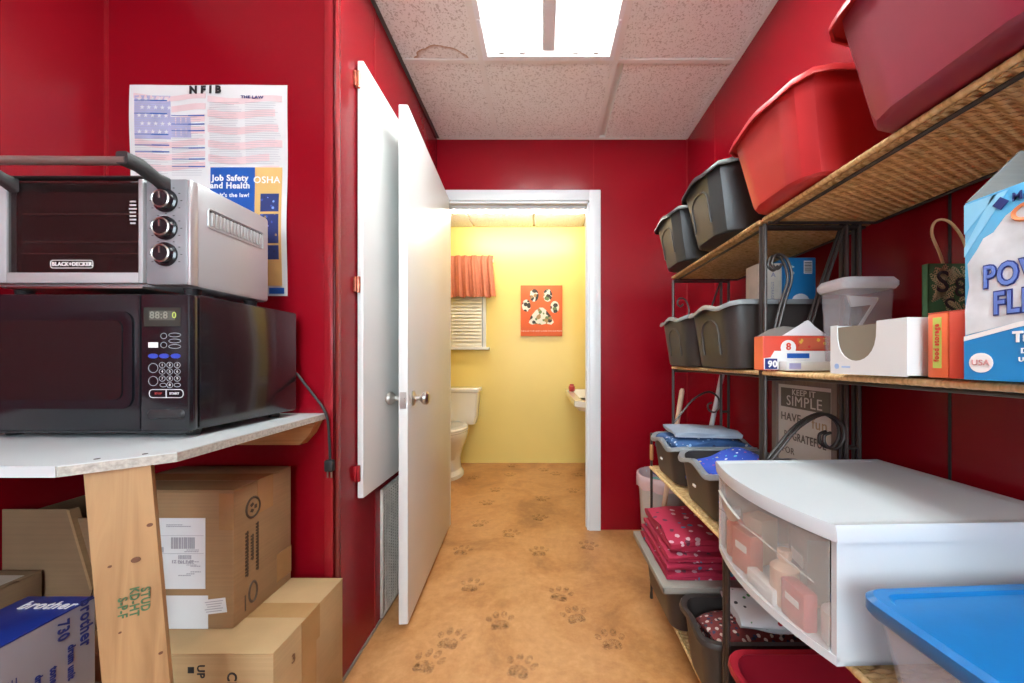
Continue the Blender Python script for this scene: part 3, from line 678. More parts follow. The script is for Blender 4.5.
BTNB = pm('blue_button', (.03, .06, .40), .3)
def ringbtn(px, py, rx, rz, m=BTN, fill=False):
    c = pc(px, py); n = 14
    if fill: obj('button', MB().disc((c[0], yF, c[2]), rx, rz, X, Z, n, .001), m, pan, smooth=False)
    else: obj('button', MB().tube([(c[0]+rx*math.cos(2*PI*k/n), yF-.0004, c[2]+rz*math.sin(2*PI*k/n)) for k in range(n)], .0006, 4, closed=True), m, pan, smooth=False)
for i, px in enumerate((163, 170.5, 178)):
    for j, py in enumerate((365, 371.5, 378.5)): ringbtn(px, py, .0065, .0058)
for px in (164, 178): ringbtn(px, 385, .007, .004)
ringbtn(170.5, 385, .0065, .0058)
for py in (368, 381): ringbtn(154, py, .010, .010)
for py in (335, 341, 346.5): ringbtn(175.5, py, .013, .0042)
for py in (336, 345): ringbtn(164.5, py, .0065, .006)
for px in (154, 165, 176.5): ringbtn(px, 356, .0105, .0052, BTNB, True)
obj('key_digits', MB().text('1', .0078, pc(163, 365), X, Z).text('2', .0078, pc(170.5, 365), X, Z).text('3', .0078, pc(178, 365), X, Z).text('4', .0078, pc(163, 371.5), X, Z).text('5', .0078, pc(170.5, 371.5), X, Z).text('6', .0078, pc(178, 371.5), X, Z)
    .text('7', .0078, pc(163, 378.5), X, Z).text('8', .0078, pc(170.5, 378.5), X, Z).text('9', .0078, pc(178, 378.5), X, Z).text('0', .0078, pc(170.5, 385), X, Z), pm('key_print', (.6, .6, .6), .5), pan, smooth=False)
c = pc(167, 393.5)
obj('start_bar', MB().tube([(p[0], yF-.0004, p[1]) for p in [(q_[0], q_[1]) for q_ in rr(c[0], c[2], .036, .0085, .007, 0, 4)]], .0008, 4, closed=True).box(c[0]-.0008, c[0]+.0008, yF-.001, yF, c[2]-.008, c[2]+.008), pm('button_rim_bright', (.6, .6, .62), .3), pan, smooth=False)
obj('white_key', MB().quad(pc(154, 345), .020, .011, X, Z, .0008), PWHITE, pan, smooth=False)
obj('key_print', MB().text('STOP', .006, pc(159, 393.5), X, Z), pm('red_key_print', (.4, .03, .03), .5), pan, smooth=False)
obj('key_print', MB().text('START', .0065, pc(175, 393.5), X, Z, off=.0002), pm('key_print', (.6, .6, .6)), pan, smooth=False)
c = pc(167, 414)
obj('door_button', MB().loft([rr2 for rr2 in ([(p[0], yF-.0002, p[1]) for p in rr(c[0], c[2], .040, .010, .009, 0, 5)], [(p[0], yF-.004, p[1]) for p in rr(c[0], c[2]-.002, .036, .006, .005, 0, 5)])]), MBLACK, pan)
for x in (MX0+.04, MX1-.04):
    for y in (MY0+.05, MY1-.04): obj('foot', MB().lathe([(.012, 0), (.014, .003), (.014, .0165)], (x, y, CT), 14), RUBBER, t)
obj('foot_strip', MB().box(MX0+.01, MX1-.005, MY0+.004, MY0+.012, MZ0-.004, MZ0), MBLACK, t, smooth=False)  # matte black strip under the front edge

# ------------------------------------------------------------------ toaster oven
OX0, OX1, OY0, OY1, OZ0, OZ1 = -1.235, -.778, .800, 1.03, 1.219, 1.462
t = thing('toaster_oven', 'silver toaster oven with black knobs on top of the black microwave', 'oven', (-1.0, .92, 1.204))
obj('cabinet', MB().bbox(OX0, OX1, OY0+.012, OY1, OZ0+.004, OZ1, .010), SILVER, t)
def op(px, py): x, y, z = W(px, py, OY0); return x, z
pxs = op(147, 0)[0]
cp = obj('control_panel', MB().bbox(pxs, OX1-.004, OY0-.004, OY0+.014, OZ0+.006, OZ1-.002, .006), pm('grey_satin_panel', (.27, .285, .305), .32, .3, var=.04, bst=.02), t)
obj('panel_edge', MB().bbox(OX1-.006, OX1+.001, OY0-.003, OY0+.016, OZ0+.006, OZ1-.004, .003), pm('light_satin_edge', (.55, .56, .58), .3, .6), t)
for py, i in ((201.5, 0), (229, 1), (255, 2)):
    x, z = op(168, py)
    k = obj('knob', MB().loft([[(x+r*math.cos(2*PI*j/24), yy, z+r*math.sin(2*PI*j/24)) for j in range(24)] for r, yy in ((.026, OY0-.0042), (.026, OY0-.008), (.022, OY0-.010), (.020, OY0-.014), (.016, OY0-.018))]), BLACK, cp)
    kx = MB(); kx.tube([(x-.006+.0185*math.cos(2*PI*j/24), OY0-.0315, z+.0185*math.sin(2*PI*j/24)) for j in range(24)], .0022, 6, closed=True) if False else kx.tube([(x+.018*math.cos(2*PI*j/24), OY0-.0165, z+.018*math.sin(2*PI*j/24)) for j in range(24)], .0018, 6, closed=True)
    kx.box(x-.0012, x+.0012, OY0-.0195, OY0-.018, z, z+.014)
    obj('knob_ring', kx, METAL, cp)
    tk = MB()
    for j in range(9):
        a_ = math.radians(-30+j*30); tk.quad((x+.034*math.cos(a_), OY0-.0042, z+.032*math.sin(a_)), .004, .0015, X, Z, .0004)
    obj('dial_marks', tk, INK, cp, smooth=False)
x, z = op(169, 184)
obj('indicator_print', MB().quad((x, OY0-.0042, z), .006, .018, X, Z, .0006).quad((x+.003, OY0-.0042, z+.006), .006, .005, X, Z, .0006), pm('red_print', (.45, .02, .02), .5), cp, smooth=False)
# glass door
gx0, gz1 = op(10, 180); gx1, gz0 = op(141, 273)
dm = MB(); ox0 = OX0+.012
d = obj('door', MB().bbox(ox0, gx0, OY0-.006, OY0+.010, OZ0+.010, OZ1-.004, .002).bbox(gx1, pxs-.003, OY0-.006, OY0+.010, OZ0+.010, OZ1-.004, .002).bbox(gx0, gx1, OY0-.006, OY0+.010, OZ0+.010, gz0, .002), SILVER, t)
obj('door_header', MB().bbox(gx0-.012, gx1+.012, OY0-.010, OY0+.010, gz1, OZ1+.002, .004), MBLACK, d)
obj('door_glass', MB().box(gx0, gx1, OY0-.002, OY0+.002, gz0, gz1), GLASS, d, smooth=False)
obj('cavity', MB().box(gx0, gx1, OY0+.0105, OY0+.0118, gz0, gz1), pm('dark_red_cavity', (.035, .010, .010), .25, var=.3), t, smooth=False)
rk = MB()
for zz in (1.323, 1.297, 1.385): rk.cyl((gx0+.02, OY0+.006, zz), (gx1-.004, OY0+.006, zz), .0012, 6)
obj('rack_wire', rk, pm('dull_red_metal', (.55, .22, .20), .3, .5), t)
xb_, zb_ = op(73.5, 264.5)
obj('name_badge', MB().tube([(p[0], OY0-.003, p[1]) for p in rr(xb_, zb_, .0465, .0085, .005, 0, 4)], .0009, 4, closed=True), pm('badge_silver', (.7, .7, .7), .3), d, smooth=False)
obj('lettering', MB().text('BLACK+DECKER', .0118, (xb_, OY0-.0022, zb_), X, Z, off=.0004, sx=.95), PWHITE, d, smooth=False)
lt = MB(); random.seed(11)
for k in range(7): lt.quad((op(134, 0)[0], OY0-.002, op(0, 202+k*3.6)[1]), random.uniform(.010, .018), .0035, X, Z, .0004)
obj('door_print', lt, pm('pale_print', (.5, .5, .5), .5), d, smooth=False)
# handle bar
hy = OY0-.062
hb = W(2, 164, hy); he = W(122, 161, hy)
bar = obj('handle', MB().cyl((-1.205, hy, he[2]+.002), (he[0]+.012, hy, he[2]), .0085, 16), pm('brushed_bar', (.30, .27, .25), .3, .7, var=.05), d)
for xx, s in ((he[0]+.006, 1), (gx0-.008, 1)):
    pth = [(xx, hy-.006, he[2]+.004), (xx+.006*s, hy+.02, he[2]+.002), (xx+.016*s, hy+.045, he[2]-.014), (xx+.022*s, OY0-.004, OZ1-.018)]
    rings = []
    for k, p in enumerate(pth):
        wx, wz = ((.012, .013), (.012, .013), (.011, .012), (.012, .016))[k]
        rings.append([(q_[0], p[1], q_[1]) for q_ in rr(p[0], p[2], wx, wz, .005, 0, 3)])
    obj('handle_bracket', MB().loft(rings), MBLACK, d)
# side louvres
vs = obj('side_vent', MB().tube([(OX1+.0008, p[0], p[1]) for p in [(q_[0], q_[1]) for q_ in rr(.923, 1.390, .082, .022, .006, 0, 3)]], .0016, 5, closed=True), SILVER, t)
for k in range(15):
    yy = .852+k*.0102
    obj('louvre', MB().bbox(OX1-.001, OX1+.003, yy-.0035, yy+.0035, 1.374, 1.406, .0012), SILVER, t)
obj('louvre_slot', MB().box(OX1, OX1+.0012, .845, 1.001, 1.405, 1.408), RUBBER, t, smooth=False)
for x in (OX0+.04, OX1-.03):
    for y in (OY0+.035, OY1-.03): obj('foot', MB().lathe([(.011, 0), (.013, .003), (.016, .0195)], (x, y, 1.2035), 14), RUBBER, t)
obj('crumb_tray', MB().bbox(OX0+.05, pxs-.01, OY0+.0, OY0+.15, OZ0-.001, OZ0+.004, .001), METAL, t)

# cord
t = thing('power_cord', 'black power cord with plug dangling against the red wall beside microwave', 'cord', (-.67, 1.12, .73))
pts = [(-.80, 1.110, 1.03), (-.762, 1.112, 1.022), (-.735, 1.118, .985), (-.705, 1.120, .945), (-.683, 1.125, .91), (-.672, 1.130, .87), (-.668, 1.132, .80), (-.666, 1.132, .745)]
def smooth(p, n=6):
    out = []; P = [Vector(q) for q in p]; P = [P[0]]+P+[P[-1]]
    for i in range(1, len(P)-2):
        for k in range(n):
            t_ = k/n; a0, a1, a2, a3 = P[i-1:i+3]
            out.append(.5*((2*a1)+(-a0+a2)*t_+(2*a0-5*a1+4*a2-a3)*t_*t_+(-a0+3*a1-3*a2+a3)*t_**3))
    out.append(P[-2]); return out
obj('cable', MB().tube(smooth(pts), .0040, 8), RUBBER, t)
obj('plug', MB().bbox(-.680, -.654, 1.122, 1.140, .712, .748, .004), RUBBER, t)
obj('prong', MB().box(-.675, -.671, 1.130, 1.132, .692, .712), METAL, t, smooth=False); obj('prong', MB().box(-.663, -.659, 1.130, 1.132, .692, .712), METAL, t, smooth=False)

# ------------------------------------------------------------------ poster
t = thing('wall_poster', 'creased labour law poster with faded flag print taped on red wall', 'poster', (-1.05, YC, 1.26))
def wav(x, z): return YC-.0035-.0022*math.sin(x*21)*math.sin(z*9+1)-.0015*math.cos(z*17)
def sheet(mb, x0, x1, z0, z1, off, nx=8, nz=8, th=.0004, zf=lambda x: 0):
    a_ = [[(x0+(x1-x0)*i/nx, 0, z0+(z1-z0)*j/nz) for i in range(nx+1)] for j in range(nz+1)]
    vs = []; 
    for lay in (0, th):
        for j in range(nz+1):
            for i in range(nx+1):
                p = a_[j][i]; z = p[2]+zf(p[0]); vs.append((p[0], wav(p[0], z)-off-lay, z))
    M = (nx+1)*(nz+1); fs = []
    for j in range(nz):
        for i in range(nx):
            k = j*(nx+1)+i; fs.append((k, k+1, k+nx+2, k+nx+1)); fs.append((M+k, M+k+1, M+k+nx+2, M+k+nx+1))
    for i in range(nx): fs.append((i, i+1, M+i+1, M+i)); k = nz*(nx+1)+i; fs.append((k, k+1, M+k+1, M+k))
    for j in range(nz): k = j*(nx+1); fs.append((k, k+nx+1, M+k+nx+1, M+k)); k += nx; fs.append((k, k+nx+1, M+k+nx+1, M+k))
    return mb.add(vs, fs)
def pp(px, py): x, _, z = W(px, py, YC); return x, z
x0, z1 = pp(131.5, 86); x1, z0 = pp(288, 296)
obj('sheet', sheet(MB(), x0, x1, z0, z1, 0, 24, 30), PAPER, t)
m_ = MB()
for (a, b_, c, d) in ((136, 207, 96, 101), (173, 207, 106, 112), (176, 206, 117, 124), (173, 206, 129, 136), (209, 283, 98, 104), (209, 276, 112, 119), (209, 279, 127, 134), (209, 283, 142, 149), (209, 270, 156, 163), (137, 206, 141, 147), (137, 206, 153, 159), (211, 280, 168, 171), (137, 206, 164, 170)):
    xa, za = pp(a, c); xb, zb = pp(b_, d)
    sheet(m_, xa, xb, zb, za, .0006, 12, 2, zf=lambda x: .006*math.sin(x*28+.5))
obj('flag_stripe_print', m_, PINKP, t, smooth=False)
m_ = MB(); xa, za = pp(137, 97); xb, zb = pp(172, 140); sheet(m_, xa, xb, zb, za, .0006, 8, 8); xa, za = pp(172, 118); xb, zb = pp(192, 138); sheet(m_, xa, xb, zb, za, .0006, 4, 4)
obj('star_field_print', m_, STARB, t, smooth=False)
m_ = MB()
for i in range(5):
    for j in range(5):
        cx_, cz_ = pp(142+i*6.5+(j % 2)*3, 101+j*8)
        pts = [(cx_+(.0075 if k % 2 == 0 else .003)*math.sin(k*PI/5), cz_+(.0075 if k % 2 == 0 else .003)*math.cos(k*PI/5)) for k in range(10)]
        yy = wav(cx_, cz_)-.0016; m_.prism(pts, .0003, 1, yy)
obj('star_print', m_, PAPER, t, smooth=False)
m_ = MB()
for (a, b_, c) in ((137, 169, 102), (137, 169, 115), (137, 170, 135.5), (137, 170.5, 146), (137, 170.5, 152.5), (173, 206, 116.5), (173, 206, 125), (173, 206, 131.5), (173, 206, 148.5), (173, 206, 159.5), (173, 206, 167)):
    for (u, v, hh) in ((a, a+(b_-a)*.5, .6), (a+(b_-a)*.5, b_, 1.1)):
        xa, za = pp(u, c-hh/2); xb, zb = pp(v, c+hh/2); sheet(m_, xa, xb, zb, za, .0014, 5, 1)
obj('heading_bar', m_, BLUEP, t, smooth=False)
m_ = MB(); random.seed(21)
for a, b_, r0, r1 in ((137, 170, 105, 176), (173, 206, 118, 176), (211, 244, 104, 166), (247, 282, 104, 166)):
    c = r0
    while c < r1:
        xa, za = pp(a, c); xb, zb = pp(b_-random.uniform(0, 8), c+.28); sheet(m_, xa, xb, zb, za, .0012, 4, 1); c += 2.3
obj('body_text_lines', m_, pm('pale_grey_print', (.38, .37, .42), .7, bst=0), t, smooth=False)
m_ = MB(); xa, za = pp(211.5, 168); xb, zb = pp(256, 250); sheet(m_, xa, xb, zb, za, .0014, 6, 6)
obj('blue_block', m_, BLUEP, t, smooth=False)
m_ = MB(); xa, za = pp(256, 168); xb, zb = pp(283, 286); sheet(m_, xa, xb, zb, za, .0014, 5, 12)
obj('tan_block', m_, TAN, t, smooth=False)
PH = fabric('poster_photo_print', (.02, .04, .16), [(.25, .4, .8), (.02, .03, .1), (.35, .25, .1), (.05, .1, .4)], 60, .25, .5)
for (c, d) in ((194.5, 212.5), (215, 244), (246, 260)):
    m_ = MB(); xa, za = pp(262, c); xb, zb = pp(280.5, d); sheet(m_, xa, xb, zb, za, .0022, 3, 3); obj('photo_print', m_, PH, t, smooth=False)
m_ = MB(); xa, za = pp(270, 288); xb, zb = pp(285, 294); sheet(m_, xa, xb, zb, za, .0014, 3, 2); obj('logo_block', m_, BLUEP, t, smooth=False)
def ptext(s, size, px, py, m, off=.0004, align='CENTER', sx=1, nm='lettering'):
    x, z = pp(px, py); mb = MB().text(s, size, (x, 0, z), X, Z, align, off, sx=sx); mb.v = [(p[0], wav(p[0], p[2])-.0026+p[1], p[2]) for p in mb.v]; obj(nm, mb, m, t, smooth=False)
ptext('N F I B', .032, 207, 91.5, INK, .0018, sx=1.0); ptext('THE LAW', .0120, 254, 99, NAVY, .0003, sx=1.25)
ptext('Job Safety', .0265, 231.5, 179, PWHITE, .0007, sx=.98); ptext('and Health', .0265, 231.5, 186.5, PWHITE, .0007, sx=.98); ptext("It's the law!", .018, 236, 196, PWHITE, .0003)
ptext('OSHA', .030, 268, 181, PWHITE, .0003)

# ------------------------------------------------------------------ baker's racks
RX0, RU, RXB = .483, .580, .872
def mat_mesh(x0, x1, y0, y1):
    """woven reed mat, strands along X crossing warps"""
    mb = MB(); y = y0+.004; row = 0; st = .0165
    nx = max(4, int((x1-x0)/st)); 
    while y < y1-.003:
        rings = []
        for i in range(nx*2+1):
            x = x0+(x1-x0)*i/(nx*2); dz = .0026*math.cos(PI*i/2+ (PI if row % 2 else 0))
            rings.append([(x, y+a*.0046, dz+b_*.0030) for a, b_ in ((1, 0), (.5, 1), (-.5, 1), (-1, 0), (-.5, -1), (.5, -1))])
        mb.loft(rings); y += .0082; row += 1
    for i in range(0, nx+1):
        x = x0+(x1-x0)*i/nx
        mb.box(x-.002, x+.002, y0, y1, -.0015, .0015)
    return mb
MATC = {}
def shelf(rack, x0, x1, y0, y1, z):
    key = (round(x1-x0, 3), round(y1-y0, 3))
    if key not in MATC:
        o = obj('wicker_mat', mat_mesh(0, x1-x0-.012, 0, y1-y0-.012), WICK, rack, local=True, kind='stuff', ang=60); MATC[key] = o.data
    else:
        o = bpy.data.objects.new('wicker_mat', MATC[key]); C.objects.link(o); o.parent = rack; o['kind'] = 'stuff'
    r0 = ORIG[rack.name]; o.location = (x0+.006-r0[0], y0+.006-r0[1], z-.0065-r0[2])
    e = MB(); r = .0055
    # braided border
    for (p, q) in (((x0, y0), (x0, y1)), ((x0, y1), (x1, y1)), ((x1, y1), (x1, y0)), ((x1, y0), (x0, y0))):
        n = int(math.hypot(q[0]-p[0], q[1]-p[1])/.008); rad = [r*(1+.13*(k % 2)) for k in range(n+1)]
        e.tube([(p[0]+(q[0]-p[0])*k/n, p[1]+(q[1]-p[1])*k/n, z-.0060) for k in range(n+1)], rad, 7)
    obj('wicker_border', e, WICK, rack, ang=60)
    fr = MB(); zz = z-.0165
    for (p, q) in (((x0+.022, y0+.006), (x0+.022, y1-.006)), ((x1-.01, y0+.006), (x1-.01, y1-.006)), ((x0+.008, y0+.006), (x1-.01, y0+.006)), ((x0+.008, y1-.006), (x1-.01, y1-.006))):
        fr.cyl((*p, zz), (*q, zz), .0038, 8)
    obj('shelf_frame', fr, IRON, rack)
SH_U = (1.432, 1.032); SH_L = (.590, .100)
def arc(cx, cz, r, a0, a1, y, n=14): return [(cx+r*math.cos(a0+(a1-a0)*k/n), y, cz+r*math.sin(a0+(a1-a0)*k/n)) for k in range(n+1)]
def make_rack(label, y0, y1):
    rk = thing('baker_rack', label, 'shelving rack', ((RX0+RXB)/2, (y0+y1)/2, 0), 0, None)
    for y in (y0, y1):
        obj('post', MB().cyl((RX0, y, 0), (RX0, y, .735), .0055, 10), IRON, rk)
        obj('post', MB().cyl((RU, y, .60), (RU, y, 1.415), .0055, 10), IRON, rk)
        for x in (.793, .826): obj('post', MB().cyl((x, y, 0), (x, y, 1.428), .0055, 10), IRON, rk)
        obj('foot', MB().lathe([(.0065, 0), (.0078, .004), (.0068, .022), (.0055, .03)], (RX0, y, 0), 12), IRON, rk)
        obj('grip', MB().lathe([(.006, 0), (.0078, .004), (.0078, .066), (.006, .07)], (RX0, y, .615), 12), pm('cane_grip', (.45, .20, .07), .5), rk)
        # lower scroll
        p = [(RX0, y, .735)]+[(.53, y, .735), (.59, y, .79), (.65, y, .865), (.70, y, .905), (.745, y, .915), (.785, y, .895), (.795, y, .855)]
        obj('scroll_brace', MB().tube(smooth([(RX0, y, .73), (.545, y, .74), (.61, y, .815), (.67, y, .885), (.735, y, .918), (.778, y, .895), (.785, y, .855), (.765, y, .828), (.738, y, .838), (.735, y, .862), (.752, y, .870)]), .0042, 8), IRON, rk)
        # upper braces
        obj('scroll_brace', MB().tube(smooth([(.610, y, 1.03), (.612, y, 1.12), (.632, y, 1.21), (.650, y, 1.275), (.636, y, 1.325), (.610, y, 1.335), (.598, y, 1.312), (.612, y, 1.298), (.624, y, 1.31)]), .0038, 8), IRON, rk)
        obj('diagonal_brace', MB().cyl((.660, y, 1.03), (.788, y, 1.405), .0042, 8), IRON, rk)
        for xx, zz in ((RU, 1.408), (RX0, .569), (RX0, .079), (RU, 1.010), (.793, .83)): obj('rail', MB().cyl((xx, y, zz), (.826, y, zz), .0045, 8), IRON, rk)
    for z in SH_U: shelf(rk, RU-.004, RXB, y0+.002, y1-.002, z)
    for z in SH_L: shelf(rk, RX0-.006, RXB, y0+.002, y1-.002, z)
    return rk
make_rack('far iron and wicker shelving rack by the back wall holding the black bins', .962, 1.612)
make_rack('near iron and wicker shelving rack holding red bins and white drawer unit', .262, .946)

# ------------------------------------------------------------------ bins
def make_bin(L_, Wd, Hh, mat, rim_mat, taper=.045, rim=.014, wave=.010, cr=.045, arch=True, th=.003, n=4, name='storage_bin'):
    """mesh-sharing parts in local coordinates, base at z=0, length along X"""
    def rg(hx, hy, r, z, dz=0):
        pts = rr(0, 0, hx, hy, r, z, n)
        # subdivide ends for a wavy rim
        out = []
        for i, p in enumerate(pts):
            q = pts[(i+1) % len(pts)]; out.append(p)
            if i in (2*n+1, 4*n+3):
                for k in range(1, 12): u = k/12; out.append((p[0]+(q[0]-p[0])*u, p[1]+(q[1]-p[1])*u, z))
            elif i in (n, 3*n+2):
                for k in range(1, 8): u = k/8; out.append((p[0]+(q[0]-p[0])*u, p[1], z))
        res = []
        for p in out:
            e = max(0, (abs(p[0])-hx*.80)/(hx*.20)); u = p[1]/hy
            res.append((p[0], p[1], p[2]+dz*e*(math.cos(u*PI*1.6)*.8-.35)))
        return res
    hx, hy = L_/2, Wd/2; bx, by = hx-taper, hy-taper*.8
    body = MB().loft([rg(bx-.012, by-.012, cr*.8, 0), rg(bx-.003, by-.003, cr, .004), rg(bx, by, cr, .014), rg(hx-rim-.001, hy-rim-.001, cr, Hh-.012, wave), rg(hx-rim, hy-rim, cr, Hh, wave),
        rg(hx-rim-th, hy-rim-th, cr-.002, Hh, wave), rg(hx-rim-th-.002, hy-rim-th-.002, cr, Hh-.02, wave*.5), rg(bx-th-.002, by-th-.002, cr, .012), rg(bx-.015, by-.015, cr*.8, .006)])
    rimm = MB().loft([rg(hx-rim, hy-rim, cr, Hh-.004, wave), rg(hx-.002, hy-.002, cr+.006, Hh-.002, wave), rg(hx, hy, cr+.006, Hh-.010, wave), rg(hx, hy, cr+.006, Hh-.020, wave), rg(hx-.003, hy-.003, cr+.006, Hh-.020, wave), rg(hx-.003, hy-.003, cr+.006, Hh-.012, wave), rg(hx-rim-.001, hy-rim-.001, cr, Hh-.008, wave)], cap0=False, cap1=False)
    f = rimm.f; 
    t = thing(name, 'x', 'storage bin', (0, 0, 0))
    obj('body', body, mat, t, local=True, ang=24)
    rgs = [rg(hx-rim-.004, hy-rim-.004, cr, Hh+.001, wave), rg(hx-.003, hy-.003, cr+.006, Hh+.002, wave), rg(hx, hy, cr+.006, Hh-.006, wave), rg(hx, hy, cr+.006, Hh-.012, wave), rg(hx-.003, hy-.003, cr+.006, Hh-.012, wave), rg(hx-.004, hy-.004, cr+.006, Hh-.006, wave), rg(hx-rim-.002, hy-rim-.002, cr, Hh-.003, wave), rg(hx-rim-.004, hy-rim-.004, cr, Hh+.001, wave)]
    obj('rim', MB().loft(rgs, False, False), rim_mat, t, local=True, ang=50)
    if arch:
        # arched handle relief on each end
        for s in (-1, 1):
            pth = []
            hw = min(.055, hy*.36); z0_, z1_ = Hh*.22, Hh*.78
            def xs(z): return s*(bx+(hx-rim-bx)*(z/Hh)+.0005)
            for k in range(5): z_ = z0_+(z1_-hw*.6-z0_)*k/4; pth.append((xs(z_), -hw, z_))
            for k in range(1, 8): a_ = PI-PI*k/8; z_ = z1_-hw*.6+hw*.6*math.sin(a_); pth.append((xs(z_), hw*math.cos(a_), z_))
            for k in range(5): z_ = z1_-hw*.6-(z1_-hw*.6-z0_)*k/4; pth.append((xs(z_), hw, z_))
            obj('handle_relief', MB().tube(pth, .0035, 6), mat, t, local=True)
    return t
def place(t, x, y, z, label, rz=0, first=[]):
    r = t if t.name not in first else dup(t, (x, y, z), rz)
    if t.name not in first: first.append(t.name); t.location = (x, y, z); t.rotation_euler = (0, 0, rz)
    r['label'] = label; return r
zt = SH_U[0]+.0025
place(make_bin(.40, .305, .185, B_RED, B_RED, .045, wave=.008, arch=False, cr=.062, n=3), .680, .833, zt, 'bright red open storage bin on the top wicker shelf, next to the black bins')
place(make_bin(.41, .345, .195, B_MAR, B_RED, .045, wave=.008, arch=False, cr=.065, n=3), .676, .472, zt, 'dusky maroon storage bin, nearest on the top wicker shelf')
bb = make_bin(.400, .300, .190, B_BLK, B_BLK, .045, wave=.010, arch=True, cr=.06, n=2)
place(bb, .672, 1.150, zt, 'black storage bin on the top shelf, between red bin and farthest black bin')
place(bb, .672, 1.453, zt, 'black storage bin on the top shelf, farthest and nearest the back wall')
bm_ = make_bin(.390, .305, .190, B_BLK2, GREYM, .035, wave=.010, arch=True)
zm = SH_U[1]+.0025; zl = SH_L[0]+.0025
place(bm_, .697, 1.138, zm, 'wide black storage bin with pale rim on the middle shelf behind food wrap boxes')
place(bm_, .697, 1.446, zm, 'black storage bin with pale rim at the far end of the middle shelf')
bl_ = make_bin(.334, .300, .150, B_BLK2, GREYR, .030, wave=.012, arch=False)
for s in [-1]: obj('price_tab', MB().bbox(-.1580, -.1540, -.010, .010, .070, .078, .001), PWHITE, bl_, local=True)
place(bl_, .630, 1.135, zl, 'black grey-rimmed bin of blue dotted cloth on the lower shelf')
place(bl_, .630, 1.450, zl, 'black grey-rimmed bin of folded blue cloths at the far end of lower shelf')
zb0 = SH_L[1]+.0025
place(make_bin(.40, .225, .185, B_BLK2, B_BLK2, .03, wave=.006, arch=False), .635, 1.085, zb0, 'black bin of colourful printed fabrics on the bottom shelf of far rack')
place(make_bin(.40, .36, .175, B_BLK2, B_BLK2, .03, wave=0, arch=False), .625, 1.425, zb0, 'black bin under the grey lid at the far end of bottom shelf')
place(make_bin(.40, .33, .225, B_RED2, B_RED2, .03, wave=.004, arch=False), .648, .752, zb0, 'empty deep red bin on the bottom shelf beneath the white drawer unit')
# grey lid
lid = thing('bin_lid', 'grey plastic bin lid carrying the stack of red folded fabric', 'lid', (.60, 1.41, .282))
obj('panel', MB().bbox(.402, .84, 1.205, 1.595, .300, .306, .002), GREYL, lid)
obj('lid_skirt', MB().bbox(.398, .404, 1.200, 1.600, .2825, .305, .002).bbox(.398, .844, 1.200, 1.206, .2825, .305, .002).bbox(.398, .844, 1.594, 1.600, .2825, .305, .002).bbox(.838, .844, 1.200, 1.600, .2825, .305, .002), GREYL, lid)
# ------------------------------------------------------------------ folded cloths
from mathutils import noise
def cloth(w_, d_, h_, layers, seed, amp=.22):
    random.seed(seed); path = []; s_ = h_/layers; half = d_/2-s_/2
    for k in range(layers):
        z = s_*(k+.5); a_, b_ = (-half, half) if k % 2 == 0 else (half, -half)
        for i in range(9): path.append((a_+(b_-a_)*i/8, z))
        if k < layers-1:
            sg = 1 if k % 2 == 0 else -1
            for i in range(1, 4): an = -PI/2+PI*i/4; path.append((b_+sg*s_/2*math.cos(an), z+s_/2+s_/2*math.sin(an)))
    th = s_*.44; L_, R_ = [], []
    for i, p in enumerate(path):
        q0, q1 = path[max(0, i-1)], path[min(len(path)-1, i+1)]; dx_, dz_ = q1[0]-q0[0], q1[1]-q0[1]; l = math.hypot(dx_, dz_) or 1
        nx_, nz_ = -dz_/l*th, dx_/l*th; L_.append((p[0]+nx_, p[1]+nz_)); R_.append((p[0]-nx_, p[1]-nz_))
    out = L_+R_[::-1]; rings = []; nxs = 16
    for j in range(nxs+1):
        u = j/nxs; x = -w_/2+w_*u; e = 1-.30*abs(2*u-1)**5
        ring = []
        for (yy, z) in out:
            z = z*(1-.22*min(1, abs(yy)/(d_/2))**4); nz = noise.noise(Vector((x*9+seed, yy*9, z*3)))
            ny = noise.noise(Vector((x*14, seed*3.1, z*40)))
            ring.append((x+.010*noise.noise(Vector((seed, yy*12, z*50))), yy*(1+.02*ny)+.012*ny, max(.0, z*e+nz*h_*amp*(z/h_)+(1-e)*h_*.3)))
        rings.append(ring)
    return MB().loft(rings)
def put(name, mb, m, loc, rz, label, group=None, cat='fabric'): return single(name, mb, m, label, cat, group, loc, rz, ang=70)
# blue dotted
put('folded_fabric', cloth(.265, .22, .150, 3, 2), F_BLUE, (.632, 1.135, zl+.0145), 0, 'bright blue cloth with small coloured dots folded in the nearer lower bin')
put('folded_fabric', cloth(.26, .20, .07, 3, 4), F_GREEN, (.632, 1.45, zl+.0145), 0, 'pale green cloth at the bottom of the far lower bin')
put('folded_fabric', cloth(.28, .235, .088, 4, 5), F_NAVY, (.632, 1.45, zl+.088), .04, 'navy printed cloth folded on the pale green cloth in the far lower bin')
put('folded_fabric', cloth(.24, .215, .020, 2, 9, .6), F_GREY, (.628, 1.45, zl+.176), -.1, 'blue grey cloth lying flat on top of the far lower bin pile')
# red stack
zz = .3065
for k, (hh, wq, dq) in enumerate(((.029, .36, .33), (.028, .365, .335), (.028, .36, .33), (.046, .35, .32))):
    put('folded_fabric', cloth(wq, dq, hh, 2, 20+k, .36), F_RED, (.604+.003*k, 1.395+.008*math.sin(k*2), zz), .04*math.sin(k*3),
        ('lowest', 'second lowest', 'second highest', 'topmost')[k]+' red dog print folded fabric in the stack on the grey lid', 'red printed fabrics on the grey lid'); zz += hh+.003
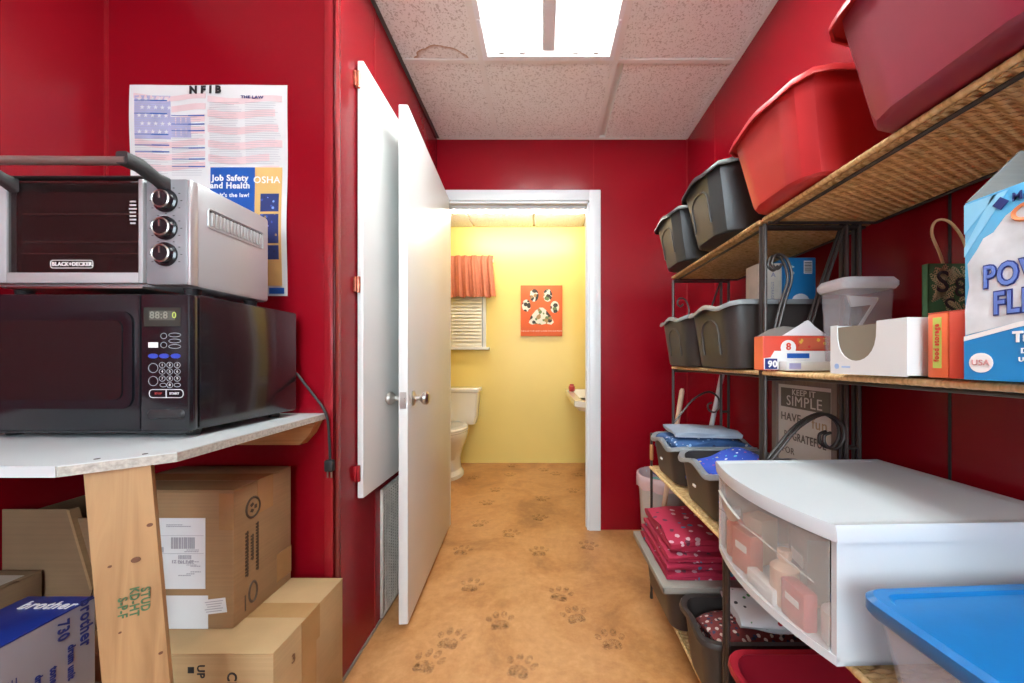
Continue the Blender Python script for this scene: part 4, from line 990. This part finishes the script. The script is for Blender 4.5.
# mixed bin
put('folded_fabric', cloth(.26, .13, .08, 4, 31, .12), F_MIX, (.64, 1.085, zb0+.0145), 0, 'dark multicoloured cloth at the bottom of the lowest black bin')
put('folded_fabric', cloth(.285, .142, .078, 5, 33, .12), F_MIX2, (.625, 1.085, zb0+.098), .05, 'red and black striped cloth in the lowest black bin')
put('folded_fabric', cloth(.24, .150, .045, 3, 34), F_XMAS, (.690, 1.090, zb0+.186), -.10, 'white cloth with red and green holiday print on top of lowest black bin')

# ------------------------------------------------------------------ white drawer unit
rz = math.radians(2); org = (.448, .552, SH_L[0]+.0025)
BOWA = .030
t = thing('drawer_unit', 'white plastic drawer unit with bowed frosted front on the lower shelf', 'drawers', org, rz)
DW, DD, DH = .345, .41, .217   # width along local y, depth along local x
def bow(x, y, amt): u = y/DW; return x-amt*(1-(2*u-1)**2)
def plan(off, amt, back=DD, y0=0, y1=DW, n=16, r=0):
    pts = [(bow(off, y0+(y1-y0)*k/n, amt), y0+(y1-y0)*k/n) for k in range(n+1)]
    return pts+[(back, y1), (back, y0)]
body = MB()
body.box(.012, DD, 0, .004, .0, DH-.022).box(.012, DD, DW-.004, DW, .0, DH-.022).box(DD-.004, DD, .004, DW-.004, 0, DH-.022)
body.prism(plan(.0, BOWA), .006, 2, 0)
fp = [(bow(0, DW*k/16, BOWA), DW*k/16) for k in range(17)]
body.loft([[(p[0], p[1], z) for p in fp]+[(p[0]+.006, p[1], z) for p in reversed(fp)] for z in (.006, .014)])
body.box(0, .012, 0, .0105, .006, DH-.022).box(0, .012, DW-.0105, DW, .006, DH-.022)
obj('cabinet', body, WPLAS, t, local=True)
tp = MB(); pt = lambda o, z, am: [(x, y, z) for x, y in plan(o, am, DD+.004, -.006, DW+.006)]
def shr(P, s): 
    cx_ = sum(p[0] for p in P)/len(P); cy_ = sum(p[1] for p in P)/len(P); return [(cx_+(p[0]-cx_)*s, cy_+(p[1]-cy_)*s, p[2]) for p in P]
A = pt(-.006, DH-.026, BOWA+.002); B = pt(-.008, DH-.006, BOWA+.002); Cc = shr(pt(-.008, DH+.000, BOWA+.002), .985); D = shr(pt(-.008, DH-.001, BOWA+.002), .93); E = shr(pt(-.008, DH-.003, BOWA+.002), .915)
obj('top_panel', tp.loft([A, B, Cc, D, E]), WPLAS, t, local=True)
yy0, yy1 = .010, DW-.010
dwr = MB(); ff = [(bow(-.002, yy0+(yy1-yy0)*k/18, BOWA), yy0+(yy1-yy0)*k/18) for k in range(19)]
dwr.loft([[(p[0], p[1], z) for p in ff]+[(p[0]+.003, p[1], z) for p in reversed(ff)] for z in (.016, .06, .12, DH-.030)])
dwr.box(.01, DD-.02, yy0, yy0+.002, .016, DH-.05).box(.01, DD-.02, yy1-.002, yy1, .016, DH-.05)
dd = obj('drawer', dwr, CLEARD, t, local=True)
# handle pocket at the far half (crescent)
hp = []
for k in range(15):
    u = k/14; y = DW*.57+u*DW*.33; hp.append((y, .135+.0*u, .135-.030*math.sin(PI*u)**.8))
hm = MB(); up_ = [(bow(-.004, a, BOWA), a, .140+.018*(a-DW*.57)/(DW*.33)) for a, _, _ in hp]; dn = [(bow(-.004, a, BOWA), a, .140+.018*(a-DW*.57)/(DW*.33)-.032*math.sin(PI*k/14)) for k, (a, _, _) in enumerate(hp)]
hm.loft([[u_, (u_[0]-.006, u_[1], u_[2]), (d_[0]-.001, d_[1], d_[2]-.0005), d_] for u_, d_ in zip(up_, dn)])
obj('handle', hm, pm('frosted_handle_grey', (.42, .41, .38), .35), dd, local=True)
hl = MB(); hl.tube([(bow(-.005, DW*(.08+.84*k/16), BOWA), DW*(.08+.84*k/16), .112+.02*math.sin(PI*k/16)) for k in range(17)], .0014, 5)
obj('drawer_ridge', hl, CLEARD, dd, local=True)
# drawer contents
def lw(x, y, z): c_, s_ = math.cos(rz), math.sin(rz); return (org[0]+x*c_-y*s_, org[1]+x*s_+y*c_, org[2]+z)
def bottle(h, r, m, capm, lab, x, y, cat='bottle', name='bottle'):
    p = lw(x, y, .0065); b = thing(name, lab, cat, p)
    obj('body', MB().lathe([(r*.9, 0), (r, .004), (r, h*.68), (r*.45, h*.80), (r*.42, h*.86)], n=18), m, b, local=True)
    obj('cap', MB().lathe([(r*.5, h*.86), (r*.5, h), (r*.4, h+.002)], n=16), capm, b, local=True); return b
cr_ = pm('coral_pack', (.55, .10, .07), .4); pk = pm('deep_rose_pack', (.42, .06, .07), .4); be = pm('beige_plastic', (.60, .38, .26), .4); wt = pm('white_pack', (.72, .72, .72), .4); nv = pm('blue_cap_plastic', (.03, .09, .35), .35); dk = pm('dark_pack', (.05, .055, .07), .4)
bottle(.075, .024, wt, nv, 'small white bottle with blue cap behind the frosted drawer front, nearest corner', .035, .035)
bottle(.10, .024, be, be, 'beige bottle in the middle of the frosted drawer', .015, .135)
bottle(.155, .034, wt, nv, 'tall white bottle with blue cap near the right end of the frosted drawer', .095, .055)
def pack(w_, d_, h_, m, lab, x, y, rzz=0):
    p = lw(x, y, .0065); b = thing('packet', lab, 'packet', p, rz+rzz)
    obj('carton', MB().bbox(-w_/2, w_/2, -d_/2, d_/2, 0, h_, .002), m, b, local=True)
    obj('print', MB().quad((-w_/2, 0, h_*.6), d_*.6, h_*.18, NY, Z, .0005), PWHITE, b, local=True, smooth=False)
pack(.025, .055, .065, pk, 'deep rose packet behind the frosted drawer front, beside the white bottle', .005, .085)
pack(.03, .06, .085, cr_, 'coral packet at the far end of the frosted drawer', .01, .245, .1)
pack(.08, .07, .11, nv, 'blue carton deep inside the frosted drawer', .19, .22, .2)
pack(.06, .07, .125, dk, 'dark upright carton in the middle of the frosted drawer behind the beige bottle', .085, .150, -.2)
bottle(.11, .020, cr_, wt, 'slim coral bottle with white cap at the far end of the frosted drawer', .02, .305)
pack(.05, .05, .10, be, 'tan carton behind the coral packet in the frosted drawer', .065, .285, .3)
pack(.02, .08, .03, wt, 'low white packet behind the frosted drawer front', -.005, .165)

# blue lid boxes
def lidbox(x0, x1, y0, y1, z0, z1, lab, rz=0):
    t = thing('lidded_box', lab, 'storage box', ((x0+x1)/2, (y0+y1)/2, z0), rz); hx, hy = (x1-x0)/2, (y1-y0)/2; h = z1-z0
    obj('body', MB().loft([rr(0, 0, hx-.030, hy-.030, .02, 0), rr(0, 0, hx-.026, hy-.026, .024, .006), rr(0, 0, hx-.010, hy-.010, .024, h-.024), rr(0, 0, hx-.013, hy-.013, .022, h-.024), rr(0, 0, hx-.030, hy-.030, .022, .007)]), CLEARB, t, local=True)
    obj('lid', MB().loft([rr(0, 0, hx-.004, hy-.004, .024, h-.026), rr(0, 0, hx, hy, .026, h-.020), rr(0, 0, hx, hy, .026, h-.006), rr(0, 0, hx-.006, hy-.006, .024, h), rr(0, 0, hx-.018, hy-.018, .02, h), rr(0, 0, hx-.022, hy-.022, .02, h-.004)]), BLUEL, t, local=True)
    return t
b1 = lidbox(.440, .846, .285, .515, SH_L[0]+.026, .744, 'clear plastic box with blue lid in the right foreground beside drawer unit', math.radians(3))
lt_ = thing('spare_blue_lid', 'spare blue lid lying on the wicker shelf beneath the clear box', 'lid', (.65, .39, SH_L[0]+.0025), math.radians(4))
obj('panel', MB().loft([rr(0, 0, .205, .112, .024, 0), rr(0, 0, .208, .115, .026, .006), rr(0, 0, .205, .112, .024, .018), rr(0, 0, .19, .10, .024, .0225)]), BLUEL, lt_, local=True)
obj('lid_lip', MB().tube(rr(0, 0, .207, .114, .026, .010), .003, 6, closed=True), BLUEL, lt_, local=True)

# ------------------------------------------------------------------ things on the middle shelf
# food wrap boxes
ZM = SH_U[1]+.0025
RP = pm('red_orange_pack', (.58, .055, .03), .4, var=.05); OP = pm('orange_pack', (.72, .14, .05), .4)
t = thing('food_bag_box', 'red and white food bag box with torn open lid flap on middle shelf', 'box', (.65, .90, ZM))
obj('carton', MB().bbox(.545, .715, .895, .935, ZM, ZM+.085, .002), RP, t)
obj('end_panel', MB().box(.5442, .5450, .897, .933, ZM+.002, ZM+.083), OP, t, smooth=False)
obj('white_panel', MB().prism([(.546, ZM+.002), (.715, ZM+.002), (.715, ZM+.048), (.572, ZM+.048), (.562, ZM+.032), (.546, ZM+.030)], .0006, 1, .8942), PWHITE, t, smooth=False)
obj('blue_bar', MB().quad((.630, .8940, ZM+.036), .055, .012, X, Z, .0006), BLUEP, t, smooth=False)
obj('bag_photo_print', MB().quad((.672, .8945, ZM+.066), .085, .028, X, Z, .0006), fabric('berry_print', (.50, .10, .05), [(.6, .4, .05), (.5, .03, .03), (.65, .5, .2)], 70, .3, .5), t, smooth=False)
obj('count_panel', MB().quad((.563, .8938, ZM+.016), .030, .026, X, Z, .0006), NAVY, t, smooth=False)
obj('lettering', MB().text('90', .022, (.566, .8930, ZM+.015), X, Z, off=.0008), PWHITE, t, smooth=False)
obj('lettering', MB().text('8', .024, (.606, .8936, ZM+.058), X, Z, off=.0008), RP, t, smooth=False)
obj('seal', MB().disc((.606, .8944, ZM+.056), .019, .019, X, Z, 18), PWHITE, t, smooth=False)
obj('torn_flap', MB().prism([(.548, ZM+.086), (.58, ZM+.104), (.615, ZM+.112), (.655, ZM+.108), (.63, ZM+.086)], .003, 1, .925), GREYC, t, smooth=False)
t = thing('white_liner_box', 'thin white tray box with blue strip in front of the red food bag box', 'box', (.63, .86, ZM))
obj('carton', MB().bbox(.580, .700, .862, .890, ZM, ZM+.022, .0015), PAPER, t)
obj('edge_print', MB().quad((.600, .8617, ZM+.011), .028, .014, X, Z, .0004), pm('pale_lilac_print', (.35, .35, .6), .6), t, smooth=False)
t = thing('crumpled_wrap', 'crumpled white plastic sheet poking out behind the red food bag box', 'wrap', (.66, .95, ZM+.086))
obj('sheet', MB().prism([(.600, ZM+.0865), (.662, ZM+.125), (.668, ZM+.122), (.700, ZM+.0865)], .004, 1, .905).prism([(.662, ZM+.124), (.670, ZM+.120), (.700, ZM+.0870), (.715, ZM+.0870)], .012, 1, .909), pm('glossy_white_film', (.72, .74, .78), .2, bst=.3, bs=30), t)
# white box with cut-out
t = thing('tissue_carton', 'white cardboard carton with a U shaped cut-out front on middle shelf', 'box', (.62, .615, ZM))
wx0, wx1, wy0, wy1, wh = .548, .70, .545, .690, .090
front = MB(); n = 14
yc, hw, dp = .640-.005, .040, .066
top = ZM+wh; cut = [(yc+hw*math.cos(PI*k/n)*(1 if True else 1), top-dp*(math.sin(PI*k/n)**.62)) for k in range(n+1)]
outl = [(wy1, ZM), (wy1, top), ]+[(a, b_) for a, b_ in cut]+[(wy0, top), (wy0, ZM)]
# quads strip to avoid concave ngon problems
front_v = []
def strip(mb, xs0, xs1):
    pts = [(wy1, top)]+cut+[(wy0, top)]
    for p, q in zip(pts[:-1], pts[1:]):
        if abs(p[0]-q[0]) < 1e-6: continue
        mb.prism([(p[0], ZM), (q[0], ZM), (q[0], q[1]), (p[0], p[1])], xs1-xs0, 0, xs0)
strip(front, wx0, wx0+.002)
wc = obj('front_panel', front, PAPER, t, smooth=False)
obj('carton', MB().box(wx0+.002, wx1, wy0, wy0+.002, ZM, top).box(wx0+.002, wx1, wy1-.002, wy1, ZM, top).box(wx1-.002, wx1, wy0+.002, wy1-.002, ZM, top).box(wx0+.002, wx1, wy0, wy1, ZM, ZM+.002), PAPER, t, smooth=False)
obj('inner_liner', MB().box(wx0+.0035, wx0+.005, wy0+.003, wy1-.003, ZM+.002, top-.004), pm('kraft_liner', (.20, .165, .12), .8), t, smooth=False)
obj('blue_print', MB().disc((wx0, .675, ZM+.014), .005, .005, NY, Z, 12).quad((wx0, .655, ZM+.013), .018, .003, NY, Z), pm('pale_blue_print', (.3, .45, .7), .6), t, smooth=False)
# red boxes
for i, (a, b_) in enumerate(((.503, .529), (.478, .5015))):
    t = thing('red_box', ('red orange box with green strip standing between white carton and blue bag box', 'plain red box squeezed between the green striped red box and blue bag box')[i], 'box', (.60, a, ZM))
    obj('carton', MB().bbox(.562, .66, a, b_, ZM, ZM+.092, .0015), OP if i == 0 else RP, t)
    obj('top_flap', MB().bbox(.562, .66, a, b_, ZM+.092, ZM+.0935, .0005), RP, t)
    if i == 0:
        obj('green_strip', MB().quad((.562, .516, ZM+.050), .011, .072, NY, Z, .0005), pm('lime_print', (.45, .55, .10), .5), t, smooth=False)
        obj('lettering', MB().text('food storage', .0095, (.5612, .516, ZM+.050), Z, Y_, off=.0003), RP, t, smooth=False)
# bag box POWER FLEX
YO = .02
t = thing('trash_bag_box', 'tall blue trash bag box with POWER FLEX lettering, right edge of middle shelf', 'box', (.62, .38, ZM))
px0, px1, py0, py1, ph = .553, .70, .290, .475, .232
CY = pm('sky_blue_print', (.07, .38, .68), .35, var=.05); DBL = pm('mid_blue_print', (.01, .20, .50), .35, var=.04)
obj('carton', MB().bbox(px0, px1, py0, py1, ZM, ZM+ph-.001, .0015), CY, t)
fx = px0
def fq(pts, nm, m, d=.0006):
    pts = [(p[0] if p[0] in (py0, py1) or abs(p[0]-py0) < .012 or abs(p[0]-py1) < .008 else p[0]+YO, p[1]) for p in pts]
    obj(nm, MB().prism(pts, -d, 0, fx), m, t, smooth=False)
fq([(py1, ZM), (py0, ZM), (py0, ZM+.082), (.34, ZM+.072), (.40, ZM+.064), (py1, ZM+.050)], 'lower_band', DBL)
fq([(py1, ZM+.050), (.40, ZM+.064), (.34, ZM+.072), (py0, ZM+.082), (py0, ZM+.088), (.34, ZM+.078), (.40, ZM+.070), (py1, ZM+.056)], 'white_swoosh', PWHITE, .0009)
fq([(py1-.004, ZM+.150), (.441, ZM+.165), (.434, ZM+.178), (.424, ZM+.182), (.412, ZM+.198), (.395, ZM+.207), (.37, ZM+.216), (.34, ZM+.21), (.30, ZM+.205), (py0+.01, ZM+.19), (py0, ZM+.088), (.34, ZM+.078), (.40, ZM+.070), (py1-.002, ZM+.058), (py1-.001, ZM+.09), (py1-.006, ZM+.12)], 'bag_picture', pm('bag_white_print', (.62, .66, .70), .4, var=.25, vs=25), .0007)
fq([(py1, ZM+.228), (.42, ZM+.228), (py1, ZM+.19)], 'sunburst_print', pm('pale_cyan_print', (.25, .6, .85), .4), .0005)
fq([(.425, ZM+.228), (.41, ZM+.228), (py1, ZM+.16), (py1, ZM+.172)], 'sunburst_print', pm('pale_cyan_print', (.25, .6, .85), .4), .0005)
dr_ = MB(); dr_.tube([(fx-.0006, .392+YO+.013*math.cos(2*PI*k/18), ZM+.196+.009*math.sin(2*PI*k/18)) for k in range(18)], .0026, 5, closed=True)
obj('drawstring_print', dr_, pm('orange_string_print', (.75, .25, .10), .5), t)
def side_text(s, size, y, z, m, off, sx=1, d=.0010): obj('lettering', MB().text(s, size, (fx-d, y+YO, z), NY, (0, 0, 1), 'LEFT', off, sx=sx), m, t, smooth=False)
side_text('POWER', .038, .434, ZM+.127, NAVY, .0022, .66, .0009); side_text('POWER', .038, .434, ZM+.127, pm('lilac_blue_print', (.12, .2, .55), .4), .0005, .66, .0016)
side_text('FLEX', .038, .424, ZM+.093, NAVY, .0022, .66, .0009); side_text('FLEX', .038, .424, ZM+.093, pm('lilac_blue_print', (.12, .2, .55), .4), .0005, .66, .0016)
side_text('Tall Kitchen', .017, .405, ZM+.052, PWHITE, .0008, .85); side_text('DRAWSTRING BAGS', .0085, .398, ZM+.036, PWHITE, .0002); side_text('UNSCENTED 13 GAL', .007, .400, ZM+.026, PWHITE, .0001)
obj('round_seal', MB().disc((fx-.0006, .4365+YO, ZM+.022), .0125, .0125, NY, Z, 20), PWHITE, t, smooth=False)
obj('seal_print', MB().text('USA', .010, (fx-.0012, .4365+YO, ZM+.022), NY, Z, off=.0001), pm('faded_red_print', (.6, .3, .3), .6), t, smooth=False)
obj('logo_mark', MB().quad((fx, .417+YO, ZM+.2145), .011, .011, NY, Z, .0012, PI/4), NAVY, t, smooth=False)
side_text("Member's", .014, .406, ZM+.216, NAVY, .0002, .9)
obj('open_flap', MB().add([(px0+.001, py1-.001, ZM+ph), (px1, py1-.001, ZM+ph), (px1, py1-.012, ZM+ph+.060), (px0+.055, py1-.012, ZM+ph+.060), (px0+.001, py1-.003, ZM+ph), (px1, py1-.003, ZM+ph), (px1, py1-.014, ZM+ph+.060), (px0+.055, py1-.014, ZM+ph+.060)],
    [(0, 1, 2, 3), (4, 5, 6, 7), (0, 1, 5, 4), (1, 2, 6, 5), (2, 3, 7, 6), (3, 0, 4, 7)]), GREYC, t, smooth=False)
# clear canister
t = thing('food_canister', 'clear plastic canister with white lid behind the white carton', 'container', (.735, .83, ZM))
kx, ky = .742, .858
obj('body', MB().loft([rr(kx, ky, .050, .036, .012, ZM), rr(kx, ky, .058, .042, .014, ZM+.198), rr(kx, ky, .056, .040, .013, ZM+.19), rr(kx, ky, .048, .034, .011, ZM+.003)]), CLEARC, t)
obj('lid', MB().loft([rr(kx, ky, .060, .044, .014, ZM+0.188), rr(kx, ky, .064, .048, .014, ZM+0.196), rr(kx, ky, .064, .048, .014, ZM+0.204), rr(kx, ky, .058, .042, .014, ZM+0.214), rr(kx, ky, .050, .034, .014, ZM+.204)]), pm('canister_lid', (.62, .63, .66), .3), t)
single('paper_scoop', MB().prism([(kx-.028, ZM+.177), (kx+.042, ZM+.172), (kx+.044, ZM+.167), (kx-.005, ZM+.09), (kx-.010, ZM+.093), (kx+.030, ZM+.155), (kx-.018, ZM+.150)], .004, 1, ky-.01), PWHITE, 'white scoop inside the clear canister', 'scoop', smooth=False)
# green leaf gift bag
t = thing('gift_bag', 'small green leaf patterned paper gift bag with cord handle behind red boxes', 'bag', (.75, .70, ZM))
gx0, gx1, gy0, gy1, gh = .697, .800, .655, .666, .200
GB = pm('dark_green_paper', (.035, .12, .045), .7); LF = pm('kraft_leaf_print', (.50, .42, .24), .7)
m_ = MB()
for (a, b_, c, d) in ((gx0, gx1, gy0, gy0+.001), (gx0, gx1, gy1-.001, gy1), (gx0, gx0+.001, gy0, gy1), (gx1-.001, gx1, gy0, gy1)): m_.box(a, b_, c, d, ZM, ZM+gh)
m_.box(gx0, gx1, gy0, gy1, ZM, ZM+.001); obj('paper_bag', m_, GB, t, smooth=False)
m_ = MB(); random.seed(8)
for k in range(110):
    ux, uz = gx0+.006+random.random()*(gx1-gx0-.012), ZM+.01+random.random()*(gh-.02); a_ = random.choice((.7, .9, 2.3, 2.5)); lr = .014
    for s in range(-3, 4):
        cxx, czz = ux+math.cos(a_)*s*.0038, uz+math.sin(a_)*s*.0038; wd = .0055*math.cos(s*.4)
        for sd in (-1, 1):
            pxx, pzz = cxx-math.sin(a_)*wd*.55*sd, czz+math.cos(a_)*wd*.55*sd
            if gx0+.002 < pxx < gx1-.002 and pzz < ZM+gh-.002: m_.quad((pxx, gy0, pzz), wd, .0018, X, Z, .0004, a_+sd*.9)
obj('leaf_print', m_, LF, t, smooth=False)
obj('lettering', MB().text('S', .055, (.722, gy0-.0008, ZM+.165), X, Z, off=.0004).text('8', .05, (.755, gy0-.0008, ZM+.155), X, Z).text('S', .05, (.735, gy0-.0008, ZM+.118), X, Z).text('S', .05, (.77, gy0-.0008, ZM+.118), X, Z), INK, t, smooth=False)
obj('cord_handle', MB().tube(smooth([(.735, gy0+.004, ZM+gh-.02), (.722, gy0+.004, ZM+gh+.02), (.708, gy0+.004, ZM+gh+.055), (.715, gy0+.004, ZM+gh+.078), (.738, gy0+.004, ZM+gh+.078), (.762, gy0+.004, ZM+gh+.05), (.775, gy0+.004, ZM+gh+.01), (.775, gy0+.004, ZM+gh-.02)]), .0022, 8), pm('natural_cord', (.55, .36, .19), .7), t)
# blue box and white bag standing in the wide bin
zb_ = ZM+.016
t = thing('blue_box', 'bright blue box with barcode standing in the wide middle bin', 'box', (.77, 1.16, zb_))
obj('carton', MB().bbox(.750, .848, 1.125, 1.20, zb_, zb_+.328, .002), DBL, t)
obj('barcode_panel', MB().quad((.823, 1.1245, zb_+.298), .026, .040, X, Z, .0006), PWHITE, t, smooth=False)
m_ = MB()
for k in range(8): m_.quad((.823, 1.1238, zb_+.282+k*.0042), .022, .0016+.0008*(k % 2), X, Z, .0004)
obj('barcode', m_, INK, t, smooth=False)
obj('lettering', MB().text('A 8', .02, (.772, 1.1243, zb_+.290), (0, 0, -1), X, off=.0003), PWHITE, t, smooth=False)
obj('bag_picture', MB().disc((.80, 1.1244, zb_+.190), .028, .026, X, Z, 18), pm('bag_white_print', (.62, .66, .70)), t, smooth=False)
t = thing('white_box', 'white box with faint print beside the blue barcode box in bin', 'box', (.70, 1.16, zb_))
obj('carton', MB().bbox(.672, .746, 1.130, 1.20, zb_, zb_+.312, .002), pm('cream_pack', (.62, .58, .50), .6, var=.15, vs=18), t)
obj('lettering', MB().text('A', .02, (.718, 1.129, zb_+.275), X, Z, off=.0004).text('STORAGE', .012, (.715, 1.129, zb_+.225), (0, 0, -1), X), pm('faint_print', (.3, .3, .4), .6), t, smooth=False)

# ------------------------------------------------------------------ framed sign
t = thing('framed_sign', 'wood framed KEEP IT SIMPLE motto sign leaning behind the lower shelf bins', 'sign', (.86, 1.12, SH_L[0]+.003))
# stands on the lower shelf, face toward -X, slight lean built with a shear
sy0, sy1, sz0, sz1 = .985, 1.265, SH_L[0]+.003, 1.0
SXF = .800
def sq(mb, y0, y1, z0, z1, xf, th): mb.box(SXF+xf, SXF+xf+th, y0, y1, z0, z1); return mb
e = .020
fr = MB(); sq(fr, sy0, sy1, sz1-e, sz1, 0, .022); sq(fr, sy0, sy1, sz0, sz0+e, 0, .022); sq(fr, sy0, sy0+e, sz0+e, sz1-e, 0, .022); sq(fr, sy1-e, sy1, sz0+e, sz1-e, 0, .022)
obj('frame', fr, FRAMEW, t, smooth=False)
obj('panel', sq(MB(), sy0+e, sy1-e, sz0+e, sz1-e, .010, .006), pm('cream_sign_board', (.72, .68, .58), .7, var=.06), t, smooth=False)
bo = MB(); sq(bo, sy0+.034, sy1-.034, .905, .968, .0092, .0008); obj('banner', bo, pm('olive_brown_banner', (.15, .13, .09), .7), t, smooth=False)
ym = (sy0+sy1)/2
obj('lettering', MB().text('KEEP IT', .026, (SXF+.0088, ym, .955), NY, Z, off=.0003, sx=1.1), pm('cream_sign_board', (.56, .52, .44)), t, smooth=False)
obj('lettering', MB().text('SIMPLE', .046, (SXF+.0088, ym, .926), NY, Z, off=.0, sx=1.05), pm('cream_sign_board', (.56, .52, .44)), t, smooth=False)
for mb in (MB().text('HAVE', .036, (SXF+.0095, sy1-.034, .872), NY, Z, 'LEFT', off=.0003, sx=1.0), MB().text('BE GRATEFUL', .036, (SXF+.0095, ym, .812), NY, Z, off=.0003, sx=.76), MB().text('FOR', .030, (SXF+.0095, sy1-.040, .762), NY, Z, 'LEFT')):
    obj('lettering', mb, pm('olive_brown_banner', (.15, .13, .09)), t, smooth=False)
obj('lettering', MB().text('fun', .045, (SXF+.0095, 1.06, .868), NY, Z, off=.0003), pm('faded_ochre_print', (.50, .34, .18), .7), t, smooth=False)

# ------------------------------------------------------------------ waste bin, broom handles
t = thing('waste_bin', 'white plastic waste bin with pink liner on the floor behind the far rack', 'waste bin', (.665, 2.02, 0))
wx, wy = .668, 2.02
obj('body', MB().lathe([(.10, 0), (.108, .004), (.132, .405), (.137, .412), (.139, .42), (.133, .424), (.128, .41), (.100, .012), (.001, .010)], (wx, wy, 0), 32), WPLAS, t)
LN = pm('pale_pink_liner', (.62, .45, .47), .35, bst=.4, bs=40)
obj('liner', MB().lathe([(.1405, .385), (.143, .400), (.1415, .426), (.130, .4275), (.124, .40), (.115, .33)], (wx, wy, 0), 32) if False else MB().loft([[(wx+r*(1+.01*math.sin(k*3))*math.cos(2*PI*k/40), wy+r*(1+.01*math.sin(k*3))*math.sin(2*PI*k/40), z+.006*math.sin(k*1.3)*(z < .41)) for k in range(40)] for r, z in ((.142, .36), (.143, .40), (.142, .427), (.130, .429), (.122, .38), (.112, .30))], False, False), LN, t, ang=80)
single('crumpled_paper', MB().loft([[(wx-.02+r*(1+.25*noise.noise(Vector((k*1.1, z*40, 3))))*math.cos(2*PI*k/14), wy+r*(1+.25*noise.noise(Vector((k*1.1, z*40, 9))))*math.sin(2*PI*k/14), z) for k in range(14)] for r, z in ((.05, .30), (.085, .33), (.08, .37), (.045, .395))]), pm('teal_wrapper', (.10, .42, .36), .4, bst=.4), 'teal crumpled wrapper inside the white waste bin', 'paper')
# wooden stick
t = thing('wooden_stick', 'pale wooden broomstick leaning in the back corner behind the far rack', 'stick', (.78, 1.95, 0))
p1 = Vector(W(682, 391, 1.80))
obj('shaft', MB().cyl((.55, 1.80, .0), p1, .012, 12), HANDLEW, t)
obj('end_cap', MB().cyl(p1, (p1.x+.002, p1.y, p1.z+.012), .0115, 12, .007), HANDLEW, t)
t = thing('white_mop_pole', 'white metal mop pole leaning against the right wall behind far rack', 'mop', (.75, 1.74, 0))
obj('shaft', MB().cyl((.66, 1.73, .045), (.884, 1.77, 1.03), .011, 14), pm('white_painted_pole', (.62, .64, .68), .3), t)
obj('mop_head', MB().bbox(.62, .74, 1.70, 1.76, 0, .05, .01), MBLACK, t)
t = thing('paper_booklet', 'blue and white booklet sticking out of the white waste bin', 'paper', (.63, 1.93, .40))
bk = MB(); R_ = Vector((.78, -.25, -.55)).normalized(); U_ = Vector((.25, .9, .1)).normalized()
obj('pages', bk.quad((.635, 1.925, .425), .13, .05, R_, U_, .003), PAPER, t, smooth=False)
obj('cover_strip', MB().quad(Vector((.635, 1.925, .4285))-U_*.015, .13, .018, R_, U_, .001), NAVY, t, smooth=False)
single('purple_packet', MB().loft([[(.70+r*(1+.3*noise.noise(Vector((k*1.3, z*40, 3))))*math.cos(2*PI*k/12), 1.95+.8*r*math.sin(2*PI*k/12), z) for k in range(12)] for r, z in ((.01, .395), (.035, .40), (.032, .43), (.012, .445))]), pm('lilac_wrapper', (.42, .22, .50), .4, bst=.4), 'crumpled purple packet in the white waste bin', 'packet')

GRP = {'storage_bin': 'open plastic bins on the wicker racks', 'cardboard_box': 'cardboard boxes stacked under the counter', 'baker_rack': 'iron and wicker racks', 'folded_fabric': 'folded printed fabrics',
       'red_box': 'small red boxes on the middle shelf', 'packet': 'packets in the drawer', 'bottle': 'bottles in the drawer', 'ceiling_light': 'recessed ceiling lights'}
for o in list(C.objects):
    if o.parent is None and 'label' in o.keys() and 'group' not in o.keys():
        k = o.name.split('.')[0]
        if k in GRP: o['group'] = GRP[k]
